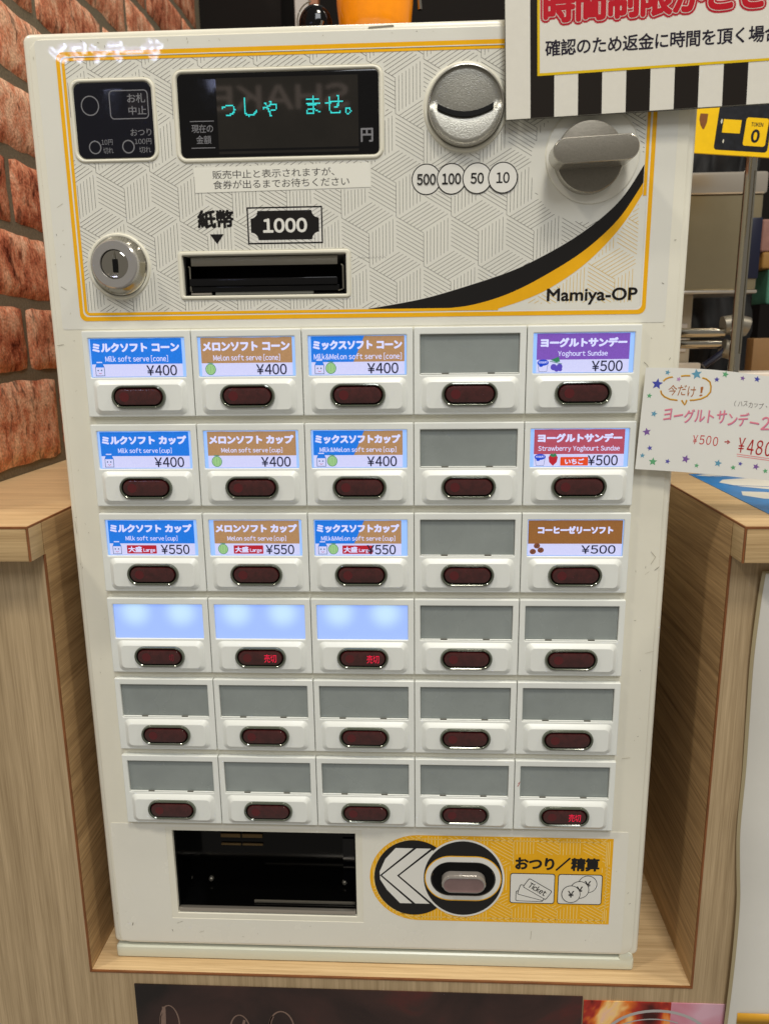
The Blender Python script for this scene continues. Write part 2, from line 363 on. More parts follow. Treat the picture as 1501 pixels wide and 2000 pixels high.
class MB:
    def __init__(s): s.v = []; s.f = []; s.m = []; s.mn = []; s.warp = None
    def mi(s, name):
        if name not in s.mn: s.mn.append(name)
        return s.mn.index(name)
    def add(s, V, F, m):
        n = len(s.v); i = s.mi(m)
        if s.warp: V = [s.warp(v) for v in V]
        s.v += V; s.f += [tuple(a+n for a in f) for f in F]; s.m += [i]*len(F); return s
    def plate(s, loops, y0, y1, m, bevel=0.0, res=2):
        """flat piece with holes between the planes y0 (front) and y1 (back)"""
        V, F = curve_mesh(loops, abs(y1-y0)/2, bevel, res); yc = (y0+y1)/2
        return s.add([(x, yc-z, y) for x, y, z in V], F, m)
    def sheet(s, loops, y, m):
        """flat print or film at depth y"""
        V, F = curve_mesh(loops if isinstance(loops[0][0], (tuple, list)) else [loops])
        return s.add([(a, y, b) for a, b, c in V], F, m)
    def text(s, t, x0, x1, z0, z1, y, m, bold=0.0, rot=0.0, shear=0.0, plain=False, grow=0, gap=0.085):
        """lettering stretched to the box x0..x1, z0..z1; bold letters are the outline laid down again all round itself"""
        V, F, c0, c1, d0, d1 = layout(t, plain, gap)
        if not grow: x0 += bold*(z1-z0); x1 -= bold*(z1-z0); z0, z1 = z0+bold*(z1-z0)*.8, z1-bold*(z1-z0)*.8
        sx = (x1-x0)/(c1-c0); sz = (z1-z0)/(d1-d0); cr, sr = math.cos(rot), math.sin(rot)
        n = 0 if bold <= 0 else (8 if bold < .07 else 14)
        offs = [(0, 0)]+[(bold*math.cos(2*math.pi*i/n), bold*math.sin(2*math.pi*i/n)) for i in range(n)]
        hs = (z1-z0)
        for i, (ox, oz) in enumerate(offs):
            out = []
            for p in V:
                X = (p[0]-c0)*sx+ox*hs; Z = (p[1]-d0)*sz+oz*hs; X += Z*shear
                out.append((x0+X*cr-Z*sr, y+0.0022*i, z0+X*sr+Z*cr))
            s.add(out, F, m)
        return s
    def stroke(s, pts, wd, y, m, closed=False):
        """flat pen stroke through the points"""
        n = len(pts); V = []; F = []
        for i, (x, z) in enumerate(pts):
            a = pts[(i-1) % n] if (closed or i > 0) else pts[i]; b = pts[(i+1) % n] if (closed or i < n-1) else pts[i]
            dx, dz = b[0]-a[0], b[1]-a[1]; l = math.hypot(dx, dz) or 1
            h = wd/2 if not callable(wd) else wd(i/(n-1))/2
            V += [(x-dz/l*h, y, z+dx/l*h), (x+dz/l*h, y, z-dx/l*h)]
        for i in range(n if closed else n-1):
            j = (i+1) % n; F.append((2*i, 2*i+1, 2*j+1, 2*j))
        return s.add(V, F, m)
    def box(s, x0, x1, y0, y1, z0, z1, m, bevel=0.0, seg=2):
        bm = bmesh.new(); bmesh.ops.create_cube(bm, size=1.0)
        for v in bm.verts:
            v.co = ((x0+x1)/2+v.co.x*(x1-x0), (y0+y1)/2+v.co.y*(y1-y0), (z0+z1)/2+v.co.z*(z1-z0))
        if bevel: bmesh.ops.bevel(bm, geom=list(bm.edges), offset=bevel, segments=seg, profile=0.6, affect='EDGES')
        bm.verts.index_update(); V = [tuple(v.co) for v in bm.verts]; F = [tuple(v.index for v in f.verts) for f in bm.faces]; bm.free()
        return s.add(V, F, m)
    def rings(s, loops3, m, cap0=False, cap1=False):
        """skin between closed loops of equal point count"""
        n = len(loops3[0]); V = [p for l in loops3 for p in l]; F = []
        for k in range(len(loops3)-1):
            for i in range(n):
                j = (i+1) % n; F.append((k*n+i, k*n+j, (k+1)*n+j, (k+1)*n+i))
        if cap0: F.append(tuple(range(n))[::-1])
        if cap1: F.append(tuple((len(loops3)-1)*n+i for i in range(n)))
        return s.add(V, F, m)
    def pillring(s, cx, cz, prof, m, n=8, cap=False):
        """profile of (width, height, y) pills skinned together"""
        return s.rings([[(x, y, z) for x, z in pill(cx, cz, a, b, n)] for a, b, y in prof], m, cap1=cap)
    def lathe(s, cx, cz, prof, m, n=48, cap=True, y=0):
        """turned round an axis along Y: profile of (radius, y)"""
        return s.rings([[(cx+r*math.cos(2*math.pi*i/n), y+yy, cz+r*math.sin(2*math.pi*i/n)) for i in range(n)] for r, yy in prof], m, cap1=cap)
    def vlathe(s, cx, cy, prof, m, n=32, caps=True):
        """turned round a vertical axis: profile of (radius, z)"""
        return s.rings([[(cx+r*math.cos(2*math.pi*i/n), cy+r*math.sin(2*math.pi*i/n), z) for i in range(n)] for r, z in prof], m, caps, caps)
    def tube(s, pts, r, m, n=12):
        L_ = []
        for i, p in enumerate(pts):
            a = Vector(pts[max(0, i-1)]); b = Vector(pts[min(len(pts)-1, i+1)]); d = (b-a).normalized()
            u = d.orthogonal().normalized() if abs(d.z) > 0.9 else d.cross(Vector((0, 0, 1))).normalized(); w_ = d.cross(u)
            L_.append([tuple(Vector(p)+u*r*math.cos(2*math.pi*k/n)+w_*r*math.sin(2*math.pi*k/n)) for k in range(n)])
        return s.rings(L_, m, True, True)
    def build(s, name, parent=None, org=None, smooth=30, label=None):
        po = ORG[parent.name] if parent else (0, 0, 0)
        org = org or po
        me = bpy.data.meshes.new(name)
        me.from_pydata([((x-org[0])*S, (y-org[1])*S, (z-org[2])*S) for x, y, z in s.v], [], s.f)
        for n in s.mn: me.materials.append(MATS[n])
        me.polygons.foreach_set('material_index', s.m)
        bm = bmesh.new(); bm.from_mesh(me); bmesh.ops.remove_doubles(bm, verts=bm.verts, dist=1e-7)
        bmesh.ops.recalc_face_normals(bm, faces=bm.faces); bm.to_mesh(me); bm.free()
        me.polygons.foreach_set('use_smooth', [True]*len(me.polygons)); me.set_sharp_from_angle(angle=math.radians(smooth))
        me.update()
        o = bpy.data.objects.new(name, me); col.objects.link(o); o.parent = parent
        o.location = tuple((a-b)*S for a, b in zip(org, po)); ORG[o.name] = org
        if label: o['label'] = label
        return o

def thing(name, label, cat, org=(0, 0, 0), group=None):
    o = bpy.data.objects.new(name, None); col.objects.link(o); o.empty_display_size = 0.01
    o.location = tuple(a*S for a in org); ORG[o.name] = org
    o['label'] = label; o['category'] = cat
    if group: o['group'] = group
    return o
def tag(o, label, cat, group=None):
    o['label'] = label; o['category'] = cat
    if group: o['group'] = group
    return o
def structure(o): o['kind'] = 'structure'; return o

# ------------------------------------------------------------------ setting: brick wall and the dark back of the shop
WX = -258.0
b = MB(); b.box(WX-40, WX, -20, 716, -99.5, 520, 'mortar'); wall = structure(b.build('brick_wall', org=(WX, 0, -98)))
def brick(y0, y1, z0, z1, seed):
    ny, nz = max(4, int((y1-y0)/9)), 6
    mb = MB(); V = []; F = []
    W_, H_ = y1-y0, z1-z0
    for k in range(nz+3):
        for i in range(ny+3):
            u = min(max((i-1)/ny, 0), 1); v = min(max((k-1)/nz, 0), 1)
            edge = i in (0, ny+2) or k in (0, nz+2)
            yy = y0+u*W_; zz = z0+v*H_
            # rounded, uneven outline
            cu, cv = abs(u-0.5)*2, abs(v-0.5)*2
            rad = 3.2
            dy = max(0, cu*W_/2-(W_/2-rad)); dz = max(0, cv*H_/2-(H_/2-rad)); d = math.hypot(dy, dz)
            if d > rad:
                yy -= math.copysign(dy-dy*rad/d, u-0.5); zz -= math.copysign(dz-dz*rad/d, v-0.5)
            nv = noise.noise_vector(Vector((yy*0.045+seed*3.1, zz*0.045, seed*1.7)))
            yy += nv.x*2.0; zz += nv.y*1.9
            x = 2.4+1.1*noise.noise(Vector((yy*0.06, zz*0.07, seed)))+0.6*noise.noise(Vector((yy*0.25, zz*0.22, seed+9)))
            if u in (0, 1) or v in (0, 1): x -= 1.8
            if edge: x = -0.6; yy += (u-0.5)*2.2 if i in (0, ny+2) else 0; zz += (v-0.5)*2.2 if k in (0, nz+2) else 0
            V.append((WX+x, yy, zz))
    n = ny+3
    for k in range(nz+2):
        for i in range(ny+2): F.append((k*n+i, k*n+i+1, (k+1)*n+i+1, (k+1)*n+i))
    mb.add(V, F, 'brick_red'); mb.build('brick', wall, org=(WX, (y0+y1)/2, (z0+z1)/2), smooth=70)
PZ = 51.7; PY = 132.0
for k in range(-2, 10):
    z0 = 23.4+PZ*k+4.4; z1 = 23.4+PZ*(k+1)-4.4
    if k == -2 : z0 = 23.4+PZ*-3+40
    off = 168.0 if k % 2 == 1 else 168.0+PY/2
    if k == -2: off = 168.0+40
    j = -2
    while off+PY*j < 716:
        y0 = off+PY*j+3.2; y1 = min(off+PY*(j+1)-3.2, 714)
        if y1-y0 > 25 and y1 > 0: brick(max(y0, -16), y1, z0, z1, k*13+j*5+2.5)
        j += 1
b = MB(); b.box(WX-40, 800, 900, 920, -400, 900, 'back_dark'); structure(b.build('back_wall', org=(200, 900, -400)))
b = MB(); b.box(WX-40, -150, 716.5, 900, -400, 900, 'back_dark'); structure(b.build('wall_return', org=(-200, 800, -400)))

# ------------------------------------------------------------------ counter
NX0, NX1 = -170.5, 191.8; YF = -7.4; ZS = -383.0; ZT = -98.5; ZB = -117.0; YS = -22.0; SEAM = 0.9
ct = thing('wood_counter', 'light oak laminate counter with a recessed bay that holds the cream ticket machine', 'counter', (10, YF, -560))
b = MB()
b.plate([[(WX+0.5, -560), (420, -560), (420, ZB-.3), (NX1+SEAM, ZB-.3), (NX1+SEAM, ZS-SEAM), (NX0-SEAM, ZS-SEAM), (NX0-SEAM, ZB-.3), (WX+0.5, ZB-.3)]], YF, YF+18, 'wood_front')
b.build('front_panel', ct)
b = MB(); b.box(WX+0.5, NX0-SEAM, YS+.4, 420, ZB, ZT, 'wood_top'); 
for i, f in enumerate(b.f):
    pass
def slab(x0, x1, inner):
    m_ = MB()
    m_.box(x0, x1, YS+1.2, 420, ZB+.5, ZT, 'wood_top')
    o = m_.build('countertop', ct)
    m_ = MB(); m_.box(x0, x1 - (0.0), YS, YS+1.2, ZB, ZT-SEAM, 'wood_edge', 0.35); o2 = m_.build('front_edging', ct)
    return o
slab(WX+0.5, NX0-1.3, NX0); slab(NX1+1.3, 420, NX1)
for xa, xb in ((NX0-1.3, NX0), (NX1, NX1+1.3)):            # side edging strips of the two tops, then the bay's side panels
    b = MB(); b.box(xa, xb, YS+SEAM, YF-.4, ZB, ZT-SEAM, 'wood_side_edge', 0.3); b.build('side_edging', ct)
b = MB(); b.plate([[(0, 0)]*3], 0, 0, 'wood_side') if False else None
for nm, xa, xb in (('left', NX0-10, NX0), ('right', NX1, NX1+10)):
    b = MB(); b.box(xa, xb, YF+.3, 330, ZS-10, ZT-SEAM, 'wood_side'); b.build('bay_side_panel', ct)
b = MB(); b.box(NX0-10, NX1+10, YF+.6, 340, ZS-14, ZS, 'wood_top'); b.build('bay_shelf', ct)
b = MB(); b.box(NX0-10, NX1+10, 330, 342, ZS, ZT, 'wood_side'); b.build('bay_back_panel', ct)
# reddish seams where the laminate sheets meet
b = MB(); b.box(NX0-SEAM, NX1+SEAM, YF-.35, YF+.9, ZS-SEAM, ZS+.05, 'wood_seam'); b.build('seam_strip', ct)
b = MB(); b.box(NX0-SEAM, NX0+.05, YF-.35, YF+.9, ZS+.05, ZB, 'wood_seam'); b.build('seam_strip', ct)
b = MB(); b.box(NX1-.05, NX1+SEAM, YF-.35, YF+.9, ZS+.05, ZB, 'wood_seam'); b.build('seam_strip', ct)
for xa, xb in ((WX+.5, NX0-.2), (NX1+.2, 420)):
    b = MB(); b.box(xa, xb, YS-.15, YS+1.2, ZT-SEAM, ZT+.08, 'wood_seam'); b.build('seam_strip', ct)
for xa in (NX0-.95, NX1+.15):
    b = MB(); b.box(xa, xa+.8, YS+1.3, 329, ZT-SEAM+.02, ZT+.08, 'wood_seam'); b.build('seam_strip', ct)
for xa in (NX0-1.0, NX1+.2):
    b = MB(); b.box(xa, xa+.8, YS-.15, YS+.9, ZB, ZT-SEAM, 'wood_seam'); b.build('seam_strip', ct)

# ------------------------------------------------------------------ the ticket machine
vm = thing('ticket_machine', 'cream meal ticket vending machine with thirty buttons and a yellow patterned coin panel', 'ticket machine', (1.5, 3.2, ZS))
DX0, DX1, DZ0, DZ1 = -159.5, 163.2, -372.6, 139.6
BILL = (-87.8, -5.2, 16.9, 36.2); BAY = (-117.2, -7.0, -349.2, -292.0); DISP = (-84.9, 12.3, 82.0, 119.5)
b = MB()
b.box(DX0+1.5, DX1-1.5, 62, 300, DZ0+2, DZ1-1, 'cream_paint', 3)
b.plate([rr(DX0, DX1, DZ0, DZ1, 4), rect(*BILL), rect(*BAY)], 3.9, 62, 'cream_paint', 2.2, 3)
b.build('cabinet', vm)
b = MB()
b.plate([rr(DX0+3.2, DX1-3.6, DZ0+1.2, DZ1-3.0, 7), rect(*BILL), rect(*BAY)], 3.2, 4.6, 'cream_paint', 0.5, 3)
b.build('door_panel', vm)
b = MB(); b.box(DX0+.6, DX1-2.2, 3.3, 296, -383, -374.2, 'base_white', 2.2, 3)
b.box(DX0+4, DX1-5, 8, 290, -374.5, -372, 'gap_shadow'); b.build('base_plinth', vm)
b = MB(); b.lathe(156, -373.6, [(4.2, 9), (4.2, 4.0), (3.6, 3.4), (0.01, 3.3)], 'base_white', 20, False); b.build('hinge_cap', vm)

YO = 3.05    # film surface
# printed pattern of hatched cubes, clipped to an outline
def hatch(mb, inside, x0, x1, z0, z1, ox, oz, a, y, m, wd, k=7):
    """a = half width of a cube; lines are cut where inside() is false"""
    s_ = a/math.cos(math.radians(30)); row = 1.5*s_
    def seg(p, q):
        n = max(2, int(math.hypot(q[0]-p[0], q[1]-p[1])/0.8)); run = None; P_ = []
        for i in range(n+1):
            t = i/n; c = (p[0]+(q[0]-p[0])*t, p[1]+(q[1]-p[1])*t)
            if inside(*c):
                if run is None: run = c
                last = c
            elif run is not None:
                if run != last: mb.stroke([run, last], wd, y, m)
                run = None
        if run is not None and run != last: mb.stroke([run, last], wd, y, m)
    r0 = int((z0-oz)/row)-2; r1 = int((z1-oz)/row)+2; c0 = int((x0-ox)/(2*a))-2; c1 = int((x1-ox)/(2*a))+2
    up = Vector((a, s_/2)); dn = Vector((a, -s_/2)); ve = Vector((0, -s_))
    for r in range(r0, r1+1):
        for c in range(c0, c1+1):
            C_ = Vector((ox+c*2*a+(a if r % 2 else 0), oz+r*row))     # the cube's near top corner
            for i in range(k):                                      # left face: lines falling to the right
                t = i/k; p = C_+Vector((-a, s_/2))+ve*t; seg(p, p+dn)
            for i in range(k):                                      # right face: upright lines
                t = i/k; p = C_+up*t; seg(p, p+ve)
            for i in range(k):                                      # top: lines rising to the right
                t = i/k; p = C_+Vector((-a, s_/2))*(1-t); seg(p, p+up) if i else None
def in_rr(x, z, L_, d=0.0):
    return L_[0]-d < x < L_[1]+d and L_[2]-d < z < L_[3]+d
HOLES = [(-138.4, -95.7, 80.7, 118.8), (-87.4, 14.7, 79.5, 121.7), (-90.2, -2.6, 14.8, 38.6), (-79.2, 7.8, 66.4, 77.8)]
CIRC = [(53.6, 101.6, 20.2), (114.3, 79.6, 22.8), (-120.3, 31.6, 16.4), (35, 69.8, 7.2), (47.2, 69.8, 7.2), (59.6, 70, 7.2), (72, 70.2, 7.2)]
UP = [(6, 9.4), (13.8, 10.5), (33.2, 13.8), (52.4, 18.8), (75.2, 25.8), (90.1, 32.2), (107.3, 41.5), (121.7, 51.9), (131.0, 61.4), (139.3, 74.6)]
LO = [(44.8, 9.0), (56.4, 10.2), (69.1, 13.3), (80.4, 17.5), (92.9, 23.7), (108.9, 33.1), (120.9, 42.5), (130.3, 52.4), (139.3, 66.4)]
YL = [(70.5, 8.4), (83.1, 12.3), (95.7, 17.7), (110.4, 27.1), (122.4, 37.9), (131.7, 49.0), (139.3, 61.4)]
def smooth(P, n=5):
    out = []
    for i in range(len(P)-1):
        p0 = P[max(i-1, 0)]; p1 = P[i]; p2 = P[i+1]; p3 = P[min(i+2, len(P)-1)]
        for j in range(n):
            t = j/n
            out.append(tuple(0.5*((2*p1[q])+(-p0[q]+p2[q])*t+(2*p0[q]-5*p1[q]+4*p2[q]-p3[q])*t*t+(-p0[q]+3*p1[q]-3*p2[q]+p3[q])*t**3) for q in (0, 1)))
    return out+[P[-1]]
UPs, LOs, YLs = smooth(UP), smooth(LO), smooth(YL)
def zat(P, x):
    if x < P[0][0]: return -1e9
    for i in range(len(P)-1):
        if P[i][0] <= x <= P[i+1][0]:
            t = (x-P[i][0])/(P[i+1][0]-P[i][0]+1e-9); return P[i][1]+t*(P[i+1][1]-P[i][1])
    return 1e9
def in_panel(x, z):
    if not (-139.4 < x < 139.6 and 9.4 < z < 126.8): return False
    if any(in_rr(x, z, h) for h in HOLES): return False
    if any(math.hypot(x-c[0], z-c[1]) < c[2] for c in CIRC) or math.hypot(x-112, z-75.5) < 26.5: return False
    return z > zat(UPs, x)
def in_corner(x, z): return 78 < x < 138.2 and 10.6 < z < zat(YLs, x)-.8
b = MB()
b.plate([rr(-153.0, 154.0, 0.9, 136.0, 1.5), rr(*HOLES[0], 5), rr(*HOLES[1], 5), rr(*HOLES[2], 2.5), ell(*CIRC[0][:2], 19.4), ell(*CIRC[1][:2], 22.4), ell(*CIRC[2][:2], 15.6)], YO, 3.4, 'overlay_film', 0.0)
Y1, Y2, Y3, Y4 = YO-.04, YO-.08, YO-.12, YO-.16
hatch(b, in_panel, -140, 140, 9, 127, 87.7, 45.2, 13.5, Y1, 'print_line', 0.20, 8)
hatch(b, in_corner, 75, 140, 9, 60, 87.7, 45.2, 13.5, Y1, 'print_line_gold', 0.26, 8)
b.sheet(UPs+LOs[::-1]+[(6, 9.2)], Y2, 'print_black')
b.sheet(LOs+YLs[::-1], Y2, 'print_yellow')
b.sheet([rr(-143.2, 144.0, 5.0, 130.6, 3.5), rr(-141.3, 142.0, 7.1, 128.6, 2.6)], Y3, 'print_yellow')
b.sheet([rr(-141.3, 142.0, 7.1, 128.6, 2.6), rr(-140.6, 141.2, 7.8, 127.9, 2.2)], Y3, 'print_white')
b.stroke([(71, 8.4), (-137.6, 8.4)]+[(-137.6+2.2*math.cos(math.radians(t))-0.0, 10.6+2.2*math.sin(math.radians(t))) for t in range(260, 179, -10)]+[(-139.8+2.2+2.2*math.cos(math.radians(t)), 125.2+2.2*math.sin(math.radians(t))) for t in range(180, 89, -10)]
         +[(138.1+2.2*math.cos(math.radians(t)), 125.2+2.2*math.sin(math.radians(t))) for t in range(90, -1, -10)]+[(140.3, 60.5)], 1.5, Y3, 'print_yellow')
# brand lettering, coin circles, banknote picture
b.text('Mamiya-OP', 95.0, 139.6, 9.9, 17.9, Y3, 'print_black', 0.028, plain=True)
for i, (cx, t_) in enumerate(((35, '500'), (47.2, '100'), (59.6, '50'), (72, '10'))):
    yy = Y1-.05*(2*i+1)
    b.sheet(ell(cx, 69.9, 7.2), yy, 'print_black'); b.sheet(ell(cx, 69.9, 6.7), yy-.03, 'print_white')
    hw = 4.6 if len(t_) == 3 else 3.2
    b.text(t_, cx-hw, cx+hw, 67.4, 72.4, Y1-.45, 'print_black', 0.025)
b.sheet([rect(-54.0, -16.3, 41.3, 58.8), rect(-53.3, -17.0, 42.0, 58.1)], Y2, 'print_black')
b.sheet(rect(-53.3, -17.0, 42.0, 58.1), Y1, 'print_white')
nb = []
bx0, bx1, bz0, bz1, q = -52.2, -18.1, 43.2, 57.0, 3.6
for cx, cz, a0 in ((bx1, bz1, 180), (bx0, bz1, 270), (bx0, bz0, 0), (bx1, bz0, 90)):
    arc = [(cx+q*math.cos(math.radians(a0+90*i/6)), cz+q*math.sin(math.radians(a0+90*i/6))) for i in range(7)]
    nb += arc[::-1]
b.sheet(nb, Y2, 'print_black')
b.text('1000', -46.2, -24.0, 46.6, 53.4, Y3, 'print_white', 0.05)
b.text('紙幣', -79.0, -60.6, 49.2, 57.9, Y3, 'print_black', 0.045)
b.sheet([(-73.1, 46.4), (-66.1, 46.4), (-69.6, 41.8)], Y3, 'print_black')
# rubbed and scribbled marks left on the film
zz = [(0.5+i*0.9, 33.6+(0.9 if i % 2 else 0)) for i in range(17)]
b.stroke(zz, 0.13, Y1, 'print_line')
b.build('printed_coin_panel', vm)

def bezel(loops, y0=2.3, bev=0.7, m='cream_bezel', name='bezel'):
    q_ = MB(); q_.plate(loops, y0, 4.3, m, bev, 3); return q_.build(name, vm)
# status window on the left
bezel([rr(-138.1, -95.9, 80.9, 118.6, 5), rr(-136.4, -97.4, 82.4, 117.0, 4.0)], name='status_bezel')
b = MB(); b.plate([rr(-136.0, -97.8, 82.8, 116.8, 3.8)], 2.6, 4.2, 'panel_navy', .3)
PG = 'panel_grey_print'
b.sheet([ell(-128.2, 106.6, 4.5), ell(-128.2, 106.6, 4.0)], 2.54, PG)
b.sheet([rr(-118.6, -99.4, 100.2, 113.2, 2), rr(-118.15, -99.85, 100.65, 112.75, 1.6)], 2.54, PG)
b.text('お札', -109.6, -100.8, 107.4, 111.6, 2.54, PG, 0.01); b.text('中止', -109.4, -100.6, 102.0, 106.0, 2.54, PG, 0.01)
b.text('おつり', -109.2, -98.9, 92.6, 95.8, 2.54, PG, 0.006)
for cx, t1 in ((-127.4, '10円'), (-110.8, '100円')):
    b.sheet([ell(cx, 87.8, 3.1), ell(cx, 87.8, 2.55)], 2.54, PG)
    b.text(t1, cx+3.3, cx+(8.9 if len(t1) == 3 else 11.6), 88.7, 91.3, 2.54, PG, 0.004)
    b.text('切れ', cx+(3.9 if len(t1) == 3 else 5.2), cx+(9.0 if len(t1) == 3 else 11.2), 84.8, 87.6, 2.54, PG, 0.004)
b.build('status_window', vm)
# amount display
bezel([rr(-87.1, 14.5, 79.8, 121.4, 5), rr(DISP[0]-.3, DISP[1]+.3, DISP[2]-.3, DISP[3]+.3, 3)], name='display_bezel')
b = MB(); b.plate([rr(*DISP, 2.7)], 2.7, 4.2, 'panel_black', .3)
b.sheet([rect(-66.0, 2.4, 83.4, 117.2)], 2.66, 'display_glass')
b.box(-66.0, 2.4, 2.60, 2.66, 84.6, 85.6, 'panel_black')
for z_ in (98.4, 85.2+1.2):
    b.stroke([(-79.6, z_+.0), (-67.8, z_)], 0.35, 2.6, PG)
b.text('現在の', -79.0, -68.4, 93.2, 97.0, 2.6, PG, 0.008); b.text('金額', -77.0, -69.6, 88.2, 92.0, 2.6, PG, 0.008)
b.text('円', 3.4, 9.4, 87.4, 93.6, 2.6, PG, 0.03)
b.build('amount_display', vm)
def dots(ch, x0, z0, cell, N_=16, m='display_cyan', y=2.56, scale=1.0, dxy=(0, 0)):
    V, F = raw_glyphs(ch)
    T = []
    for f in F:
        for i in range(1, len(f)-1): T.append((V[f[0]], V[f[i]], V[f[i+1]]))
    for r in range(N_):
        for c in range(N_):
            px = (c+0.5)/N_*1.0; py = (r+0.5)/N_*1.0-0.14
            px += dxy[0]; py += dxy[1]
            for A, B_, C_ in T:
                d1 = (px-B_[0])*(A[1]-B_[1])-(A[0]-B_[0])*(py-B_[1]); d2 = (px-C_[0])*(B_[1]-C_[1])-(B_[0]-C_[0])*(py-C_[1])
                d3 = (px-A[0])*(C_[1]-A[1])-(C_[0]-A[0])*(py-A[1])
                if not ((d1 < 0 or d2 < 0 or d3 < 0) and (d1 > 0 or d2 > 0 or d3 > 0)):
                    X = x0+c*cell; Z = z0+r*cell; e = cell*0.86
                    disp.add([(X, y, Z), (X+e, y, Z), (X+e, y, Z+e), (X, y, Z+e)], [(0, 1, 2, 3)], m); break
disp = MB()
for i, ch in enumerate('っしゃ'): dots(ch, -65.4+i*10.3, 99.2, 0.62)
for i, ch in enumerate('ませ。'): dots(ch, -24.4+i*10.3+(0 if i < 2 else -0.6), 99.2, 0.62)
disp.build('display_lettering', vm)
# paper strip under the display
b = MB(); b.plate([[(-79.2, 65.9), (7.9, 67.0), (7.6, 78.1), (-79.2, 77.3)]], 2.86, 3.0, 'paper')
b.text('販売中止と表示されますが、', -70.0, -9.8, 72.1, 76.0, 2.82, 'label_ink', 0.0, rot=0.008)
b.text('食券が出るまでお待ちください', -70.0, -2.6, 67.4, 71.4, 2.82, 'label_ink', 0.0, rot=0.008)
b.build('paper_strip', vm, label='white paper strip with two lines of small print')

# coin entry: a round cast dish with a smiling slot
bezel([ell(53.6, 101.6, 19.9, n=64), ell(53.6, 101.6, 17.9, n=64)], 1.9, .8, name='coin_collar')
ci = MB(); ci.lathe(53.6, 101.6, [(17.9, 4.2), (17.9, -1.2), (17.6, -1.8), (17.2, -1.9), (17.0, -1.4), (16.9, 0.8)], 'silver_edge', 64, False)
coin = ci.build('coin_entry', vm)
V = []; F = []; nr, na = 14, 56
def slot_z(x): return 97.7+3.7*((x-53.4)/13.2)**2
for i in range(nr+1):
    r = 16.95*i/nr
    for k in range(na):
        a = 2*math.pi*k/na; x = 53.6+r*math.cos(a); z = 101.6+r*math.sin(a)
        d = z-slot_z(x)
        y_ = (1.7*math.exp(-max(d, 0)/10.0) if d > 0 else 0.5-1.3*(1-math.exp(d/5.0))) - 0.4
        y_ = y_*min(1, (17.0-r)/1.2)+0.1
        V.append((x, y_, z))
for i in range(nr):
    for k in range(na):
        j = (k+1) % na; F.append((i*na+k, i*na+j, (i+1)*na+j, (i+1)*na+k))
b = MB(); b.add(V, F, 'silver_cast'); b.build('coin_dish', coin, smooth=60)
P = [(53.4-13.2+26.4*i/20, 0) for i in range(21)]
top = [(x, slot_z(x)+1.15) for x, _ in P]; bot = [(x, slot_z(x)-1.15) for x, _ in P]
b = MB(); b.plate([top+bot[::-1]], -1.25, 1.5, 'dark_void'); b.build('coin_slot', coin)

# return lever: a grey knob with a bar grip on a clear round washer
b = MB(); b.lathe(114.3, 79.2, [(22.0, 3.6), (22.0, 2.5), (21.4, 2.2), (16, 2.2)], 'overlay_film_matt', 56); lev = b.build('return_lever', vm)
b = MB(); b.lathe(112.3, 77.4, [(16.3, 2.4), (16.2, -2.0), (15.7, -2.8)], 'silver_edge', 56, False)
b.lathe(112.3, 77.4, [(15.7, -2.8), (15.5, -2.85), (0.01, -2.85)], 'silver_painted', 56, False)
b.build('knob_disc', lev)
b = MB(); ga = math.radians(2.4)
b.warp = lambda v: (112.3+v[0]*math.cos(ga)-v[2]*math.sin(ga), v[1], 77.9+v[0]*math.sin(ga)+v[2]*math.cos(ga))
b.pillring(0, 0, [(39.2, 11.5, -2.6), (39.0, 11.3, -15.5), (38.4, 10.7, -16.2)], 'silver_edge', 10)
b.pillring(0, 0, [(38.4, 10.7, -16.2), (37.9, 10.2, -16.35)], 'silver_edge', 10)
b.pillring(0, 0, [(37.9, 10.2, -16.35), (37.6, 9.9, -16.37)], 'silver_painted', 10, True)
b.build('bar_grip', lev, smooth=20)
# cylinder lock
bezel([ell(-120.4, 31.7, 16.0, n=56), ell(-120.4, 31.7, 14.3, n=56)], 2.0, .6, name='lock_collar')
b = MB(); b.lathe(-120.0, 31.9, [(14.3, 4), (14.3, 1.6), (13.4, 0.4), (11.6, -3.4)], 'chrome', 56, False)
b.lathe(-119.6, 32.0, [(11.8, -3.2), (11.6, -5.6), (11.0, -6.2), (7.2, -6.2), (6.9, -5.6)], 'silver_smooth', 56, False)
lock = b.build('cylinder_lock', vm)
b = MB(); b.lathe(-119.2, 31.9, [(6.9, -5.0), (6.7, -6.0), (6.2, -6.2), (4.2, -5.9), (0.01, -5.7)], 'chrome', 40, False); b.build('lock_core', lock)
b = MB(); b.box(-120.2, -118.0, -6.6, -5, 28.2, 34.4, 'dark_void'); b.box(-119.5, -118.7, -6.45, -5, 34.4, 38.0, 'brushed'); b.build('keyhole', lock)

# banknote slot
bezel([rr(-89.9, -2.9, 15.1, 38.3, 1.8), rr(-88.0, -5.0, 16.7, 36.4, 0.8)], 2.2, .6, name='banknote_bezel')
sl = MB(); sl.box(BILL[0]+.2, BILL[1]-.2, 44, 46, BILL[2], BILL[3], 'dark_void')
for x0_, x1_ in ((BILL[0]+.1, BILL[0]+1.0), (BILL[1]-1.0, BILL[1]-.1)): sl.box(x0_, x1_, 5, 44, BILL[2]+.1, BILL[3]-.1, 'panel_black')
sl.box(BILL[0]+.1, BILL[1]-.1, 5, 44, BILL[2]+.1, BILL[2]+.8, 'panel_black')
slot = sl.build('banknote_slot', vm)
b = MB(); b.box(-84.4, -9.6, 5.5, 9.5, 31.4, 36.0, 'brushed', .4); b.build('slot_top_rail', slot)
b = MB(); b.box(-85.5, -8.6, 3.0, 14, 18.6, 21.4, 'panel_black', .5); b.box(-84.8, -9.2, 1.6, 12, 21.4, 25.2, 'panel_black', .9); b.build('roller_bar', slot)
